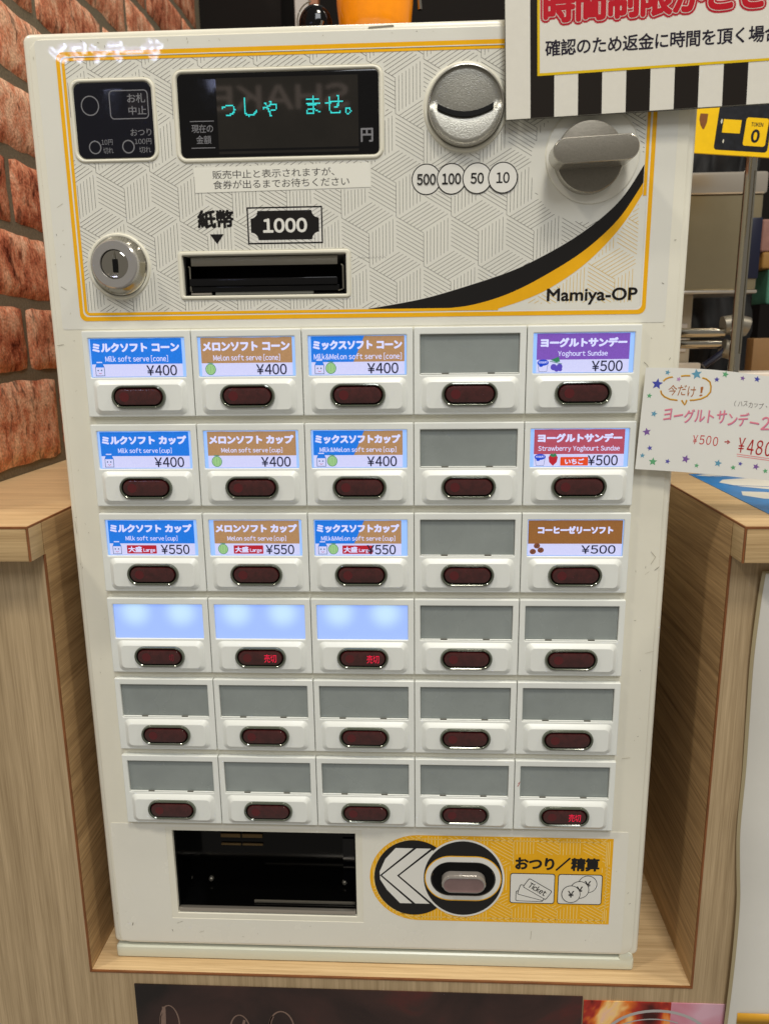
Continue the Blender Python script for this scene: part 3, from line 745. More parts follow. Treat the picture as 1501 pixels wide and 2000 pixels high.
for x_ in (-86.2, -8.6):
    b = MB(); b.tube([(x_+1.2, 3.4, 31.0), (x_+1.9, 3.0, 30.6), (x_+1.9, 2.8, 19.4), (x_-.6 if x_ > -50 else x_+2.4, 3.0, 18.6)], .42, 'brushed', 8); b.build('wire_guide', slot)
b = MB(); b.box(-72, -22, 3.6, 5, 17.2, 18.5, 'window_tab'); b.box(-84.5, -74, 3.4, 5, 17.3, 18.2, 'steel_rim'); b.build('slot_bottom_rail', slot)

# ------------------------------------------------------------------ thirty selection modules
MW, MH = 56.6, 44.1
CARDS = {
 (0, 0): ('milk', 'ミルクソフト コーン', 'Milk soft serve [cone]', '¥400', 0), (0, 1): ('melon', 'メロンソフト コーン', 'Melon soft serve [cone]', '¥400', 0),
 (0, 2): ('mix', 'ミックスソフト コーン', 'Milk&Melon soft serve [cone]', '¥400', 0), (0, 4): ('yog', 'ヨーグルトサンデー', 'Yoghourt Sundae', '¥500', 0),
 (1, 0): ('milk', 'ミルクソフト カップ', 'Milk soft serve [cup]', '¥400', 0), (1, 1): ('melon', 'メロンソフト カップ', 'Melon soft serve [cup]', '¥400', 0),
 (1, 2): ('mix', 'ミックスソフトカップ', 'Milk&Melon soft serve [cup]', '¥400', 0), (1, 4): ('straw', 'ヨーグルトサンデー', 'Strawberry Yoghourt Sundae', '¥500', 0),
 (2, 0): ('milk', 'ミルクソフト カップ', 'Milk soft serve [cup]', '¥550', 1), (2, 1): ('melon', 'メロンソフト カップ', 'Melon soft serve [cup]', '¥550', 1),
 (2, 2): ('mix', 'ミックスソフトカップ', 'Milk&Melon soft serve [cup]', '¥550', 1), (2, 4): ('coffee', 'コーヒーゼリーソフト', '', '¥500', 0)}
CARDX = {(0, 0): (3.9, 51.6), (0, 1): (4.6, 51.8), (0, 2): (4.6, 52.2), (0, 4): (4.9, 51.0), (1, 0): (4.4, 52.0), (1, 1): (5.0, 52.0), (1, 2): (4.2, 51.0),
         (1, 4): (5.0, 51.2), (2, 0): (4.4, 51.6), (2, 1): (5.6, 52.0), (2, 2): (3.6, 50.0), (2, 4): (3.4, 52.8)}
WIN = (3.1, 53.3, -23.7, -3.7)
mf = MB(); mf.plate([rr(0, MW, -MH, 0, .5, 2), rr(*WIN, .25, 1)], 0.0, 3.15, 'module_white', 0.55, 2)
def loop(x0, x1, z0, z1, r, y): return [(x, y, z) for x, z in rr(x0, x1, z0, z1, r, 4)]
mf.rings([loop(3.8, 53.2, -43.1, -24.9, 3.0, 0.02), loop(4.6, 52.4, -42.3, -25.5, 2.8, -0.5), loop(6.0, 51.2, -40.9, -27.0, 2.4, -1.75), loop(6.4, 50.8, -40.6, -27.4, 2.2, -1.95)], 'module_white', cap1=True)
mesh_frame = None
rg = MB(); rg.pillring(28.3, -33.6, [(28.6, 12.2, -1.9), (28.6, 12.2, -2.7), (28.0, 11.6, -3.3), (27.0, 10.6, -3.5), (26.0, 9.7, -3.1)], 'ring_clear')
rg.pillring(28.3, -33.6, [(26.0, 9.7, -3.1), (24.8, 8.5, -2.1)], 'ring_groove')
def make_lens(kind):
    l = MB(); l.pillring(28.3, -33.6, [(24.9, 8.7, -1.9), (24.7, 8.5, -2.8), (23.9, 7.8, -3.35), (22.4, 6.2, -3.6)], 'lens_red', 8, True)
    l.sheet(ell(21.2, -33.5, 2.5, n=20), -3.63, 'lens_red_disc')
    if kind == 1: l.text('売切', 30.6, 37.4, -36.0, -31.2, -3.64, 'lens_sold', 0)
    if kind == 2: l.text('切', 34.0, 36.6, -35.7, -31.6, -3.64, 'lens_sold_dim', 0.0)
    return l
def make_window(kind):
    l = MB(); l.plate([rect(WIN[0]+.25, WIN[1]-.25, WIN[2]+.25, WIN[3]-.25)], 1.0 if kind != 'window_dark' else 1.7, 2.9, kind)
    if kind != 'window_lit_card':
        mt = 'window_tab' if kind == 'window_dark' else 'window_lit_card'
    return l
lp = MB()
for x0_, x1_ in ((3.4, 14.2), (17.8, 37.4), (41.0, 53.0)): lp.box(x0_, x1_, 0.1, 1.0, -23.6, -23.0, 'module_white', .15, 1)
for x0_, x1_ in ((14.2, 17.8), (37.4, 41.0)): lp.box(x0_, x1_, .35, 1.0, -23.6, -22.9, 'window_tab')
def make_card(r, c):
    kind, title, sub, price, large = CARDS[(r, c)]; x0, x1 = CARDX[(r, c)]; z0, z1 = -23.3, -3.95; zh = -16.9
    m = MB(); y = 0.86; w_ = x1-x0; sx = w_/47.7
    def X(v): return x0+v*sx
    m.sheet(rect(x0, x1, z0, zh), y, 'card_white')
    top_edge = [(x1, zh), (x0, zh), (x0, z1-.1)]+[(x0+w_*i/12, z1-.25*random.random()) for i in range(1, 12)]+[(x1, z1-.1)]
    hc = {'milk': 'card_blue', 'melon': 'card_tan', 'mix': 'card_tan', 'yog': 'card_purple', 'straw': 'card_rose', 'coffee': 'card_brown'}[kind]
    m.sheet(top_edge, y, hc)
    if kind == 'mix': m.sheet([(x0, zh), (X(21.6), zh), (X(27.3), z1-.1), (x0, z1-.1)], y-.05, 'card_blue')
    T0, T1 = (0.9, 46.6)
    if kind == 'coffee': m.text(title, X(4.8), X(43.0), -11.4, -7.2, y-.1, 'card_title', .075)
    else: m.text(title, X(T0 if c != 4 else 1.8), X(T1 if c != 4 else 46.4), -10.8, -6.1, y-.1, 'card_title', .075)
    if sub:
        wd = {'Milk soft serve [cone]': 33, 'Melon soft serve [cone]': 35, 'Milk&Melon soft serve [cone]': 45, 'Yoghourt Sundae': 25.6, 'Strawberry Yoghourt Sundae': 43,
              'Milk soft serve [cup]': 29, 'Melon soft serve [cup]': 33.0, 'Milk&Melon soft serve [cup]': 41.0}[sub]
        m.text(sub, X(23.8-wd/2), X(23.8+wd/2), -15.9, -12.5, y-.1, 'card_title', .015, gap=.11)
    if kind == 'coffee': m.text(price, X(27.2), X(44.6), -22.3, -17.6, y-.16, 'card_ink', .02)
    else: m.text(price, X(28.6), X(44.6), -22.9, -17.5, y-.16, 'card_ink', .018)
    def carton(cx):
        m.sheet([(cx-2.4, -22.9), (cx+2.5, -22.9), (cx+2.5, -18.4), (cx+1.6, -16.4), (cx-1.6, -16.4), (cx-2.4, -18.4)], y-.08, 'card_outline')
        m.sheet(rect(cx-2.1, cx+2.2, -22.6, -18.5), y-.11, 'card_white'); m.sheet([(cx-2.3, -18.5), (cx+2.4, -18.5), (cx+1.5, -16.2), (cx-1.5, -16.2)], y-.11, 'card_blue')
        m.sheet(rect(cx-1.5, cx+1.5, -16.2, -15.6), y-.11, 'card_white')
        for d in (-.95, .85): m.sheet(ell(cx+d, -20.0, .42, n=8), y-.14, 'card_outline')
        m.stroke([(cx-.8, -21.3), (cx, -21.8), (cx+.8, -21.3)], .25, y-.14, 'card_red')
    def melon(cx):
        m.sheet(ell(cx, -20.0, 2.75, 2.9, 20), y-.08, 'card_dark_green'); m.sheet(ell(cx, -20.0, 2.45, 2.6, 20), y-.11, 'card_green')
        m.stroke([(cx-1.4, -16.7), (cx+1.4, -16.9)], .4, y-.14, 'card_dark_green')
        for d in (-1.2, 0, 1.2): m.stroke([(cx+d, -18.1), (cx+d*1.3, -20), (cx+d, -21.9)], .10, y-.13, 'card_dark_green')
    def cup(cx):
        m.sheet([(cx-2.7, -18.6), (cx-2.0, -22.9), (cx+2.0, -22.9), (cx+2.7, -18.6)], y-.08, 'card_outline'); m.sheet([(cx-2.5, -18.6), (cx-1.85, -22.7), (cx+1.85, -22.7), (cx+2.5, -18.6)], y-.1, 'card_white')
        m.sheet(ell(cx, -18.3, 2.9, 1.6, 16), y-.12, 'card_cobalt'); m.sheet(ell(cx-1.0, -19.8, 1.0, .7, 10), y-.12, 'card_cobalt')
        m.text('YOGURT', cx-2.3, cx+2.3, -18.7, -17.7, y-.15, 'card_title', .04)
    if kind in ('milk', 'mix'): carton(X(4.0))
    if kind == 'melon': melon(X(4.6))
    if kind == 'mix': melon(X(9.9))
    if kind in ('yog', 'straw'): cup(X(3.4))
    if kind == 'yog':
        for dx, dz, r_ in ((9.0, -20.6, 1.6), (10.6, -21.6, 1.3), (12.0, -20.4, 1.5), (12.4, -21.7, 1.0)): m.sheet(ell(X(dx), dz, r_, n=12), y-.1-dx*.002, 'card_berry')
        m.sheet([(X(7.4), -17.0), (X(11.4), -15.5), (X(12.2), -17.8), (X(10.4), -18.2)], y-.14, 'card_dark_green'); m.stroke([(X(6.9), -17.6), (X(13.2), -19.0)], .3, y-.15, 'card_dark_green')
    if kind == 'straw':
        m.sheet([(X(7.9), -18.6), (X(8.6), -17.4), (X(12.0), -17.4), (X(12.8), -18.6), (X(12.3), -21.0), (X(10.3), -23.0), (X(8.3), -21.0)], y-.1, 'card_red')
        m.sheet([(X(8.4), -17.6), (X(9.4), -16.4), (X(10.3), -17.0), (X(11.4), -16.2), (X(12.3), -17.7), (X(10.3), -18.5)], y-.13, 'card_dark_green')
        m.sheet(rr(X(14.2), X(28.9), -22.9, -18.4, .3, 2), y-.08, 'card_orange'); m.text('いちご', X(16.6), X(26.8), -22.2, -19.2, y-.12, 'card_title', .045)
    if kind == 'coffee':
        for dx, dz in ((2.6, -21.2), (6.6, -20.4), (4.6, -18.0)):
            m.sheet(ell(X(dx), dz, 1.7, 1.5, 12), y-.08, 'card_bean'); m.stroke([(X(dx-.8), dz-.9), (X(dx), dz), (X(dx+.7), dz+.9)], .25, y-.12, 'card_ink')
    if large:
        a, b_ = {'milk': (9.6, 26.2), 'melon': (10.6, 27.2), 'mix': (15.0, 31.6)}[kind]
        m.sheet(rr(X(a), X(b_), -22.6, -17.9, .3, 2), y-.09, 'card_red'); m.text('大盛', X(a+.7), X(a+8.4), -21.9, -18.6, y-.13, 'card_title', .045)
        m.text('Large', X(a+9.2), X(a+15.8), -22.2, -19.7, y-.13, 'card_title', .03)
    return m
GX0 = -142.5; PR = 48.12
kinds = {}
first = {}
def part(key, mb, name, parent):
    """first use builds the mesh, later uses copy the object and share the mesh"""
    if key not in first:
        o = mb().build(name, parent, org=ORG[parent.name]); first[key] = o; return o
    src = first[key]; o = src.copy(); o.name = name; col.objects.link(o); o.parent = parent; o.location = (0, 0, 0); return o
src_frame = None
rowname = ['top', 'second', 'third', 'fourth', 'fifth', 'bottom']; colname = ['first', 'second', 'middle', 'fourth', 'last']
for r in range(6):
    for c in range(5):
        org = (GX0+c*57.0+.2, 0, -r*PR)
        if src_frame is None:
            fr = MB(); fr.mn = list(mf.mn); fr.v = [(x+org[0], y, z+org[2]) for x, y, z in mf.v]; fr.f = mf.f; fr.m = mf.m
            fo = fr.build('selection_module', vm, org=org, smooth=14); src_frame = fo
        else:
            fo = src_frame.copy(); col.objects.link(fo); fo.parent = vm
            fo.location = tuple((a-b_)*S for a, b_ in zip(org, ORG[vm.name]))
        ORG[fo.name] = org
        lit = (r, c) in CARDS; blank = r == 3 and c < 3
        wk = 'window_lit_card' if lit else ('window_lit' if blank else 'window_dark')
        fo['label'] = '%s, %s row, %s column' % ('button module with a lit menu card' if lit else ('button module with a blank glowing window' if blank else 'button module with an unlit grey window'), rowname[r], colname[c])
        def at_origin(mbf):
            def g():
                m_ = mbf(); m_.v = [(x+org[0], y, z+org[2]) for x, y, z in m_.v]; return m_
            return g
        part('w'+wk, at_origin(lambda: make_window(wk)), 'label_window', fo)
        if lit:
            m_ = make_card(r, c); m_.v = [(x+org[0], y, z+org[2]) for x, y, z in m_.v]; m_.build('menu_card', fo, org=org)
        else:
            def lipf():
                q_ = MB(); q_.mn = list(lp.mn); q_.v = list(lp.v); q_.f = lp.f; q_.m = lp.m; return q_
            if not blank: part('lip', at_origin(lipf), 'window_lip', fo)
        lk = 2 if (r, c) == (3, 0) else (1 if (r, c) in ((3, 1), (3, 2), (5, 4)) else 0)
        def ringf():
            q_ = MB(); q_.mn = list(rg.mn); q_.v = list(rg.v); q_.f = rg.f; q_.m = rg.m; return q_
        part('ring', at_origin(ringf), 'button_ring', fo)
        part('lens%d' % lk, at_origin(lambda: make_lens(lk)), 'push_button', fo)

# ------------------------------------------------------------------ lower panel: ticket bay and change button
b = MB(); b.plate([rr(-154.4, 152.8, -369.9, -287.5, 1), rect(-121.0, -2.9, -353.0, -289.4)], 3.0, 3.4, 'overlay_film_matt')
PY_, Cx, Cz = 'print_yellow', 57.0, -320.4
y_ = 2.96
LX, LZ, RX_, RZ_ = 27.6, -320.8, 23.6, 25.6
body = [(144.0, -291.9), (143.9, -350.2)]
lefta = [(30.5+29.2*math.cos(math.radians(a)), -321.0+29.2*math.sin(math.radians(a))) for a in range(270, 89, -9)]
outl = [(144.3, -350.1)]+lefta+[(144.3, -291.9)]
b.sheet(outl, y_, PY_)
inn = [(141.6, -347.6)]+[(30.5+26.9*math.cos(math.radians(a)), -321.0+26.9*math.sin(math.radians(a))) for a in range(270, 89, -9)]+[(141.6, -294.4)]
inn2 = [(141.2, -347.2)]+[(30.5+26.5*math.cos(math.radians(a)), -321.0+26.5*math.sin(math.radians(a))) for a in range(270, 89, -9)]+[(141.2, -294.8)]
b.sheet([inn, inn2], y_-.05, 'print_pale_yellow')
def in_pill(x, z):
    if not (x < 143.8 and -349.8 < z < -292.2): return False
    if x < 30.5 and math.hypot(x-30.5, z+321) > 28.8: return False
    if ((x-LX)/RX_)**2+((z-LZ)/RZ_)**2 < 1.0 or ((x-Cx)/24.6)**2+((z-Cz)/26.6)**2 < 1: return False
    if 84 < x < 140 and -337.5 < z < -315.4: return False
    return not (86.5 < x < 138 and -315.5 < z < -303.5)
hatch(b, in_pill, 0, 145, -351, -291, 100.0, -318.0, 13.5, y_-.05, 'print_pale_yellow', 0.42, 7)
b.sheet([ell(LX, LZ, RX_, RZ_, 56)], y_-.09, 'print_black')
def zx(x): return Cx+(x-507)/8.55
def zz_(y): return Cz-(y-287)/7.1
wh = [(165, 147), (350, 147), (400, 280), (345, 415), (185, 415), (118, 350), (84, 300), (82, 262), (112, 200)]
b.sheet([(zx(a), zz_(c_)) for a, c_ in wh], y_-.13, 'print_white')
for xs in ((268, 88, 262), (358, 176, 352)):
    b.stroke([(zx(xs[0]), zz_(142)), (zx(xs[1]), zz_(280)), (zx(xs[2]), zz_(420))], 1.3, y_-.17, 'print_black')
b.sheet([ell(Cx, Cz, 24.6, 26.4, 56)], y_-.21, 'print_white'); b.sheet([ell(Cx, Cz, 23.4, 25.2, 56)], y_-.25, 'print_black')
b.sheet(pill(Cx, Cz, 45.6, 30.6), y_-.29, PY_); b.sheet(pill(Cx, Cz, 44.4, 29.2), y_-.33, 'print_white')
b.text('おつり/精算', 87.6, 137.0, -313.9, -304.9, y_-.1, 'print_black', .045)
for x0_, x1_ in ((84.9, 111.4), (113.1, 139.2)):
    b.sheet(rr(x0_, x1_, -336.6, -316.0, 1.6), y_-.1, 'print_black'); b.sheet(rr(x0_+.45, x1_-.45, -336.1, -316.5, 1.3), y_-.14, 'print_white')
def rotp(P_, cx, cz, a): 
    c_, s_ = math.cos(a), math.sin(a); return [(cx+x*c_-z*s_, cz+x*s_+z*c_) for x, z in P_]
for i, (a, cx, cz) in enumerate(((-.02, 96.6, -331.6), (-.27, 98.0, -329.0), (-.56, 101.2, -326.4))):
    P_ = rr(-8.2, 8.2, -3.6, 3.6, 1.0, 3); Q_ = rr(-7.8, 7.8, -3.2, 3.2, .8, 3)
    b.sheet(rotp(P_, cx, cz, a), y_-.18-.1*i, 'print_black'); b.sheet(rotp(Q_, cx, cz, a), y_-.22-.1*i, 'print_white')
    if i == 2: b.text('Ticket', cx-6.2*math.cos(a)+.9*math.sin(a)-.3, cx+5.9, cz-6.2*math.sin(a)-1.9, cz+.0-6.2*math.sin(a)+2.1, y_-.24-.1*i, 'print_black', .03, rot=a)
for i, (cx, cz) in enumerate(((130.6, -322.6), (126.0, -326.4), (121.0, -329.4))):
    b.sheet(ell(cx, cz, 5.6, 5.9, 28), y_-.18-.1*i, 'print_black'); b.sheet(ell(cx, cz, 5.2, 5.5, 28), y_-.22-.1*i, 'print_white')
    b.text('¥', cx-1.9, cx+1.9, cz-2.3, cz+2.3, y_-.25-.1*i, 'print_black', .03)
b.build('printed_change_panel', vm)
b = MB(); b.pillring(Cx, Cz-.2, [(38.6, 23.0, 2.4), (37.6, 22.2, 2.2), (36.8, 21.4, 2.5)], 'print_black', 10)
b.pillring(Cx, Cz-.2, [(37.2, 21.8, 2.5), (0.6+21.4, 12, 2.58)], 'dark_void', 10, True)
cb = b.build('change_button', vm)
b = MB(); b.pillring(Cx+.2, Cz-.6, [(26.2, 11.6, 2.4), (26.0, 11.4, -1.6), (25.0, 10.6, -2.4), (23.6, 9.2, -2.6)], 'lens_rim_grey', 10, False)
b.pillring(Cx+.2, Cz-.6, [(23.6, 9.2, -2.6), (22.6, 8.2, -2.3), (20, 6, -2.2)], 'lens_pink', 10, True); b.build('button_lens', cb)
# ticket bay
b = MB(); x0, x1, z0, z1 = BAY
b.box(x0+.1, x1-.1, 30, 32, z0, z1, 'bay_gloss')
for a, c_ in ((x0+.05, x0+1), (x1-1, x1-.05)): b.box(a, c_, 5.5, 30, z0+.1, z1-.1, 'bay_gloss')
b.box(x0+.1, x1-.1, 5.5, 30, z1-1, z1-.1, 'dark_void'); b.box(x0+.1, x1-.1, 5.5, 30, z0+.05, z0+.9, 'bay_gloss')
bay = b.build('ticket_bay', vm)
b = MB(); b.box(x0+.6, x1-.6, 3.6, 6.2, z0+.9, z0+3.4, 'steel_rim', .5); b.build('bay_lip', bay)
for xa, xb in ((-95.5, -82.6), (-81.8, -68.6)):  # added bars that stand in for warm lights reflected in the bay
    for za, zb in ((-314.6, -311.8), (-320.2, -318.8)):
        b = MB(); b.box(xa, xb, 28.8, 30, za, zb, 'glint_warm', .2, 1); b.build('glint_bar', bay)
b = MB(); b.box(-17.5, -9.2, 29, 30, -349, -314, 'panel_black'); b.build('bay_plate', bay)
for x_, z_ in ((-121.5+4, -345.0), (-103.5, -345.4), (-17.0, -346.0)):
    b = MB(); b.lathe(x_, z_, [(1.7, 30), (1.5, 28.6), (.9, 27.9), (0.01, 27.7)], 'silver_painted', 16, False); b.build('bay_screw', bay)
b = MB(); b.box(-72, -8.2, 12, 13.5, -348.2, -346.9, 'silver_painted', .3); b.build('bay_rail', bay)

# scuffs and pencil marks on the paint
b = MB()
b.sheet([(7.6, 136.9), (19.8, 137.4), (19.6, 138.3), (7.9, 137.8)], 3.80, 'scuff_dark') 
for pts, wd, m_ in (([(-72, 135.0), (-66, 135.6), (-62, 135.3)], .35, 'scuff'), ([(-60, 133.9), (-55.5, 134.4)], .5, 'scuff'), ([(-122, -361), (-121.4, -362.6)], .35, 'scuff_dark'),
                    ([(-146.2, -357), (-146.6, -359)], .5, 'scuff_dark'), ([(154.6, -118), (157.2, -121), (155.0, -125)], .3, 'scuff'), ([(98.5, -356), (98.2, -362)], .25, 'scuff'),
                    ([(147.5, -52), (150, -60)], .2, 'scuff'), ([(-157, -101), (-156.6, -108)], .2, 'scuff')):
    b.stroke(pts, wd, 2.94 if pts[0][1] < 130 else 3.1, m_)
rs = random.Random(3)
for i in range(70):
    side = rs.random()
    if side < .35: x, z = rs.uniform(-157, -145), rs.uniform(-365, 130)
    elif side < .7: x, z = rs.uniform(144, 158), rs.uniform(-365, 60)
    elif side < .85: x, z = rs.uniform(-150, 150), rs.uniform(-368, -354)
    else: x, z = rs.uniform(-150, 60), rs.uniform(131.5, 135)
    L_ = rs.uniform(.3, 1.3) if rs.random() < .75 else rs.uniform(2, 5); a = rs.uniform(0, 3.1)
    b.stroke([(x, z), (x+L_*math.cos(a), z+L_*math.sin(a))], rs.uniform(.12, .28), 2.93, rs.choice(['scuff', 'scuff', 'scuff_dark']))
b.build('scuff_marks', vm)
b = MB()
b.stroke([(87.6, -255.2), (88.6, -253.8), (88.0, -255.6), (87.2, -257), (87.9, -256.4)], .35, -.06, 'scuff_red'); b.build('red_pen_mark', vm)

# ------------------------------------------------------------------ laminated notice hanging over the top right corner
nt_o = (72.1, -2.6, 93.8)
no = MB(); A = math.radians(1.9)
no.warp = lambda v: (nt_o[0]+v[0]*math.cos(A)-v[2]*math.sin(A), nt_o[1]+v[1]-0.010*v[0], nt_o[2]+v[0]*math.sin(A)+v[2]*math.cos(A))
NWd, NH = 190.0, 128.0
for i in range(19): no.box(i*10, i*10+10, 0, .25, 0, NH, 'sign_paper') if False else None
no.sheet(rect(0, NWd, 0, NH), 0.25, 'clear_film'); no.sheet(rect(.35, NWd-.35, .35, NH-.35), 0.2, 'clear_film')
no.sheet([rect(0, NWd, 0, NH), rect(.3, NWd-.3, .3, NH-.3)], .1, 'sign_black')
no.sheet(rect(.5, NWd-.5, .5, NH-.5), 0.05, 'sign_paper')
k = 0
x = 11.7
while x < NWd-12:
    no.sheet(rect(x, x+10.95, .5, NH-.5), 0.0, 'sign_black'); x += 21.9
no.sheet([rect(14.9, NWd-14, 18.3, NH-18), rect(16.0, NWd-15.1, 19.4, NH-19.1)], -.1, 'sign_yellow')
no.sheet(rect(16.0, NWd-15.1, 19.4, NH-19.1), -.06, 'sign_paper')
no.text('確認のため返金に時間を頂く場合がございます', 18.4, 18.4+7.0*21, 26.2, 33.2, -.14, 'sign_ink', .022)
T_ = '時間制限がございますので'
no.text(T_, 18.2, 18.2+14.3*12, 40.4, 54.0, -.12, 'sign_rose', .145, grow=1)
no.text(T_, 18.2, 18.2+14.3*12, 40.4, 54.0, -.16, 'sign_red_dark', .13, grow=1)
no.text(T_, 18.2, 18.2+14.3*12, 40.4, 54.0, -.20, 'sign_paper', .072, grow=1)
no.text(T_, 18.2, 18.2+14.3*12, 40.4, 54.0, -.24, 'sign_red', .052, grow=1)
tag(no.build('laminated_notice', org=nt_o), 'laminated notice with black and white striped border over the top right of the machine', 'notice')

# ------------------------------------------------------------------ handwritten card on the right edge of the machine
hc_o = (144.7, -1.6, -21.2)
hc = MB(); Bq = math.radians(-4.7)
def hw(v):
    u, y, d = v           # u along, d downwards (positive)
    x = u-0.045*d; z = -d
    bulge = 1.5*math.sin(min(max(u/60, 0), 1.6)*math.pi)*(1-d/80)
    return (hc_o[0]+x*math.cos(Bq)-z*math.sin(Bq)*0, hc_o[1]+y-0.03*u-0.00035*u*u, hc_o[2]+x*math.sin(Bq)+z+bulge*0.9)
HU, HD = 150.0, 51.6
V = []; F = []; nu = 50
for i in range(nu+1):
    for y in (0.0, 0.25):
        for d in (0, HD): V.append(hw((HU*i/nu, y, d)))
for i in range(nu):
    a = i*4; b2 = a+4
    F += [(a, a+1, b2+1, b2), (a+2, b2+2, b2+3, a+3), (a, b2, b2+2, a+2), (a+1, a+3, b2+3, b2+1)]
F += [(0, 2, 3, 1), (nu*4, nu*4+1, nu*4+3, nu*4+2)]
hc.add(V, F, 'card_paper')
hc.warp = hw
def U(x, y): return (x-240+80*(y-470)/800)/16.0
def D_(x, y): return (y-470-0.085*(x-240))/15.6
def htext(t, x0, y0, x1, y1, m, bold=0.0, lay=1, jit=0.0, off=(0, 0)):
    """lettering in the card's own layout units; y0 top, y1 bottom; one letter at a time, slightly uneven"""
    n = len(t); cw = (x1-x0)/n
    for i, ch in enumerate(t):
        if ch in ' 　': continue
        V_, F_, a0, a1, b0, b1 = glyphs(ch)
        adv = 1.0 if ord(ch) > 255 else max(a1-a0, .3)
        wch = cw*0.92; hch = (y1-y0)
        fx = min(1.0, (a1-a0)/0.9); fz = min(1.0, (b1-b0)/0.85) if ord(ch) > 255 else 1.0
        fx = max(fx, .35) if ord(ch) > 255 else .8; fz = max(fz, .06)
        ux = x0+i*cw+off[0]+cw*(1-fx)/2; 
        rj = random.uniform(-jit, jit); tl = random.uniform(-.16, .16)*(1 if jit else 0)
        yc = (y0+y1)/2+off[1]+0.075*(i*cw)+rj
        out = []
        for p in V_:
            qx = (p[0]-a0)/(a1-a0)*wch*fx; qy = ((p[1]-b0)/(b1-b0)-.5)*hch*fz
            X_ = ux+qx+qy*.12; Y_ = yc-qy+qx*tl
            out.append((U(X_, Y_), -.02*lay-.02, D_(X_, Y_)))
        for ii in range(1 if bold <= 0 else 7):
            du, dv = (0, 0) if ii == 0 else (bold*6*math.cos(ii*math.pi/3), bold*6*math.sin(ii*math.pi/3))
            hc.add([(a_+du, b_+.002*ii, c_+dv) for a_, b_, c_ in out], F_, m)
hc_pts = lambda P: [(U(*p), D_(*p)) for p in P]
def hstroke(P, wd, m, lay=1): 
    Q = hc_pts(P); hc.stroke(Q, wd, -.02*lay-.02, m)
def star(x, y, r, m, rot=0.0, lay=2):
    u, d = U(x, y), D_(x, y); P = []
    for i in range(10):
        a = math.pi/2+rot+i*math.pi/5; q = r if i % 2 == 0 else r*.45; P.append((u+q*math.cos(a), d-q*math.sin(a)))
    V_ = [(u, -.02*lay-.02, d)]+[(a, -.02*lay-.02, c_) for a, c_ in P]
    hc.add(V_, [(0, i+1, (i+1) % 10+1) for i in range(10)], m)
for sx_, sy_, r_, m_ in ((408, 520, 1.4, 'star_teal'), (328, 603, 2.9, 'star_blue'), (495, 577, 1.3, 'star_pink'), (632, 545, 2.7, 'star_teal'), (788, 587, 1.4, 'star_indigo'), (852, 548, 1.7, 'star_green'),
                         (985, 573, 1.3, 'star_violet'), (1095, 575, 1.6, 'star_blue'), (268, 690, 1.4, 'star_green'), (306, 833, 1.7, 'star_teal'), (250, 973, 2.2, 'star_violet'), (275, 1103, 1.5, 'star_indigo'),
                         (217, 1160, 1.4, 'star_teal'), (301, 1212, 2.2, 'star_green'), (418, 1213, 1.4, 'star_indigo'), (561, 1197, 2.2, 'star_violet'), (648, 1249, 1.3, 'star_green'), (816, 1230, 2.0, 'star_teal'),
                         (935, 1262, 1.4, 'star_green'), (990, 1230, 1.2, 'star_indigo'), (1112, 1250, 1.8, 'star_violet'), (1185, 1282, 1.4, 'star_green'), (1204, 600, 1.3, 'star_teal')):
    star(sx_, sy_, r_, m_, random.uniform(-.3, .3))
bub = [[(375, 585), (395, 568), (420, 560), (448, 558)], [(512, 555), (545, 553), (582, 555)], [(676, 574), (705, 582), (735, 605), (745, 640), (742, 680), (715, 712), (670, 733), (620, 741), (582, 742)],
       [(356, 655), (362, 680), (385, 705), (430, 728), (487, 738)], [(520, 738), (532, 758), (545, 775), (553, 760), (560, 738)]]
for P_ in bub:
    hstroke(P_, .85, 'pen_gold', 1); hstroke([(x+3, y+3) for x, y in P_], .32, 'pen_brown', 2)
htext('今だけ！', 415, 620, 710, 700, 'pen_brown', .004, 2, 3)
random.seed(7)
htext('ヨーグルトサンデー2', 372, 800, 1215, 900, 'pen_mauve', .007, 2, 9, (4, 4)); random.seed(7)
htext('ヨーグルトサンデー2', 372, 800, 1215, 900, 'pen_pink', .006, 4, 9)
htext('（ハスカップ、い', 915, 740, 1235, 785, 'pen_grey', 0, 2, 4)
htext('¥500', 608, 1010, 820, 1080, 'pen_red', .0, 2, 3)
hstroke([(862, 1062), (892, 1062)], .55, 'pen_crimson'); hstroke([(884, 1050), (903, 1063), (882, 1077)], .55, 'pen_crimson')
htext('¥480', 962, 1030, 1240, 1145, 'pen_crimson', .009, 2, 7)
hstroke([(960, 1155), (1240, 1185)], .3, 'pen_line'); hstroke([(962, 1170), (1240, 1200)], .3, 'pen_line')
tag(hc.build('handwritten_card', org=hc_o, smooth=60), 'white handwritten price card dotted with small stars taped to the right edge of the machine', 'card')

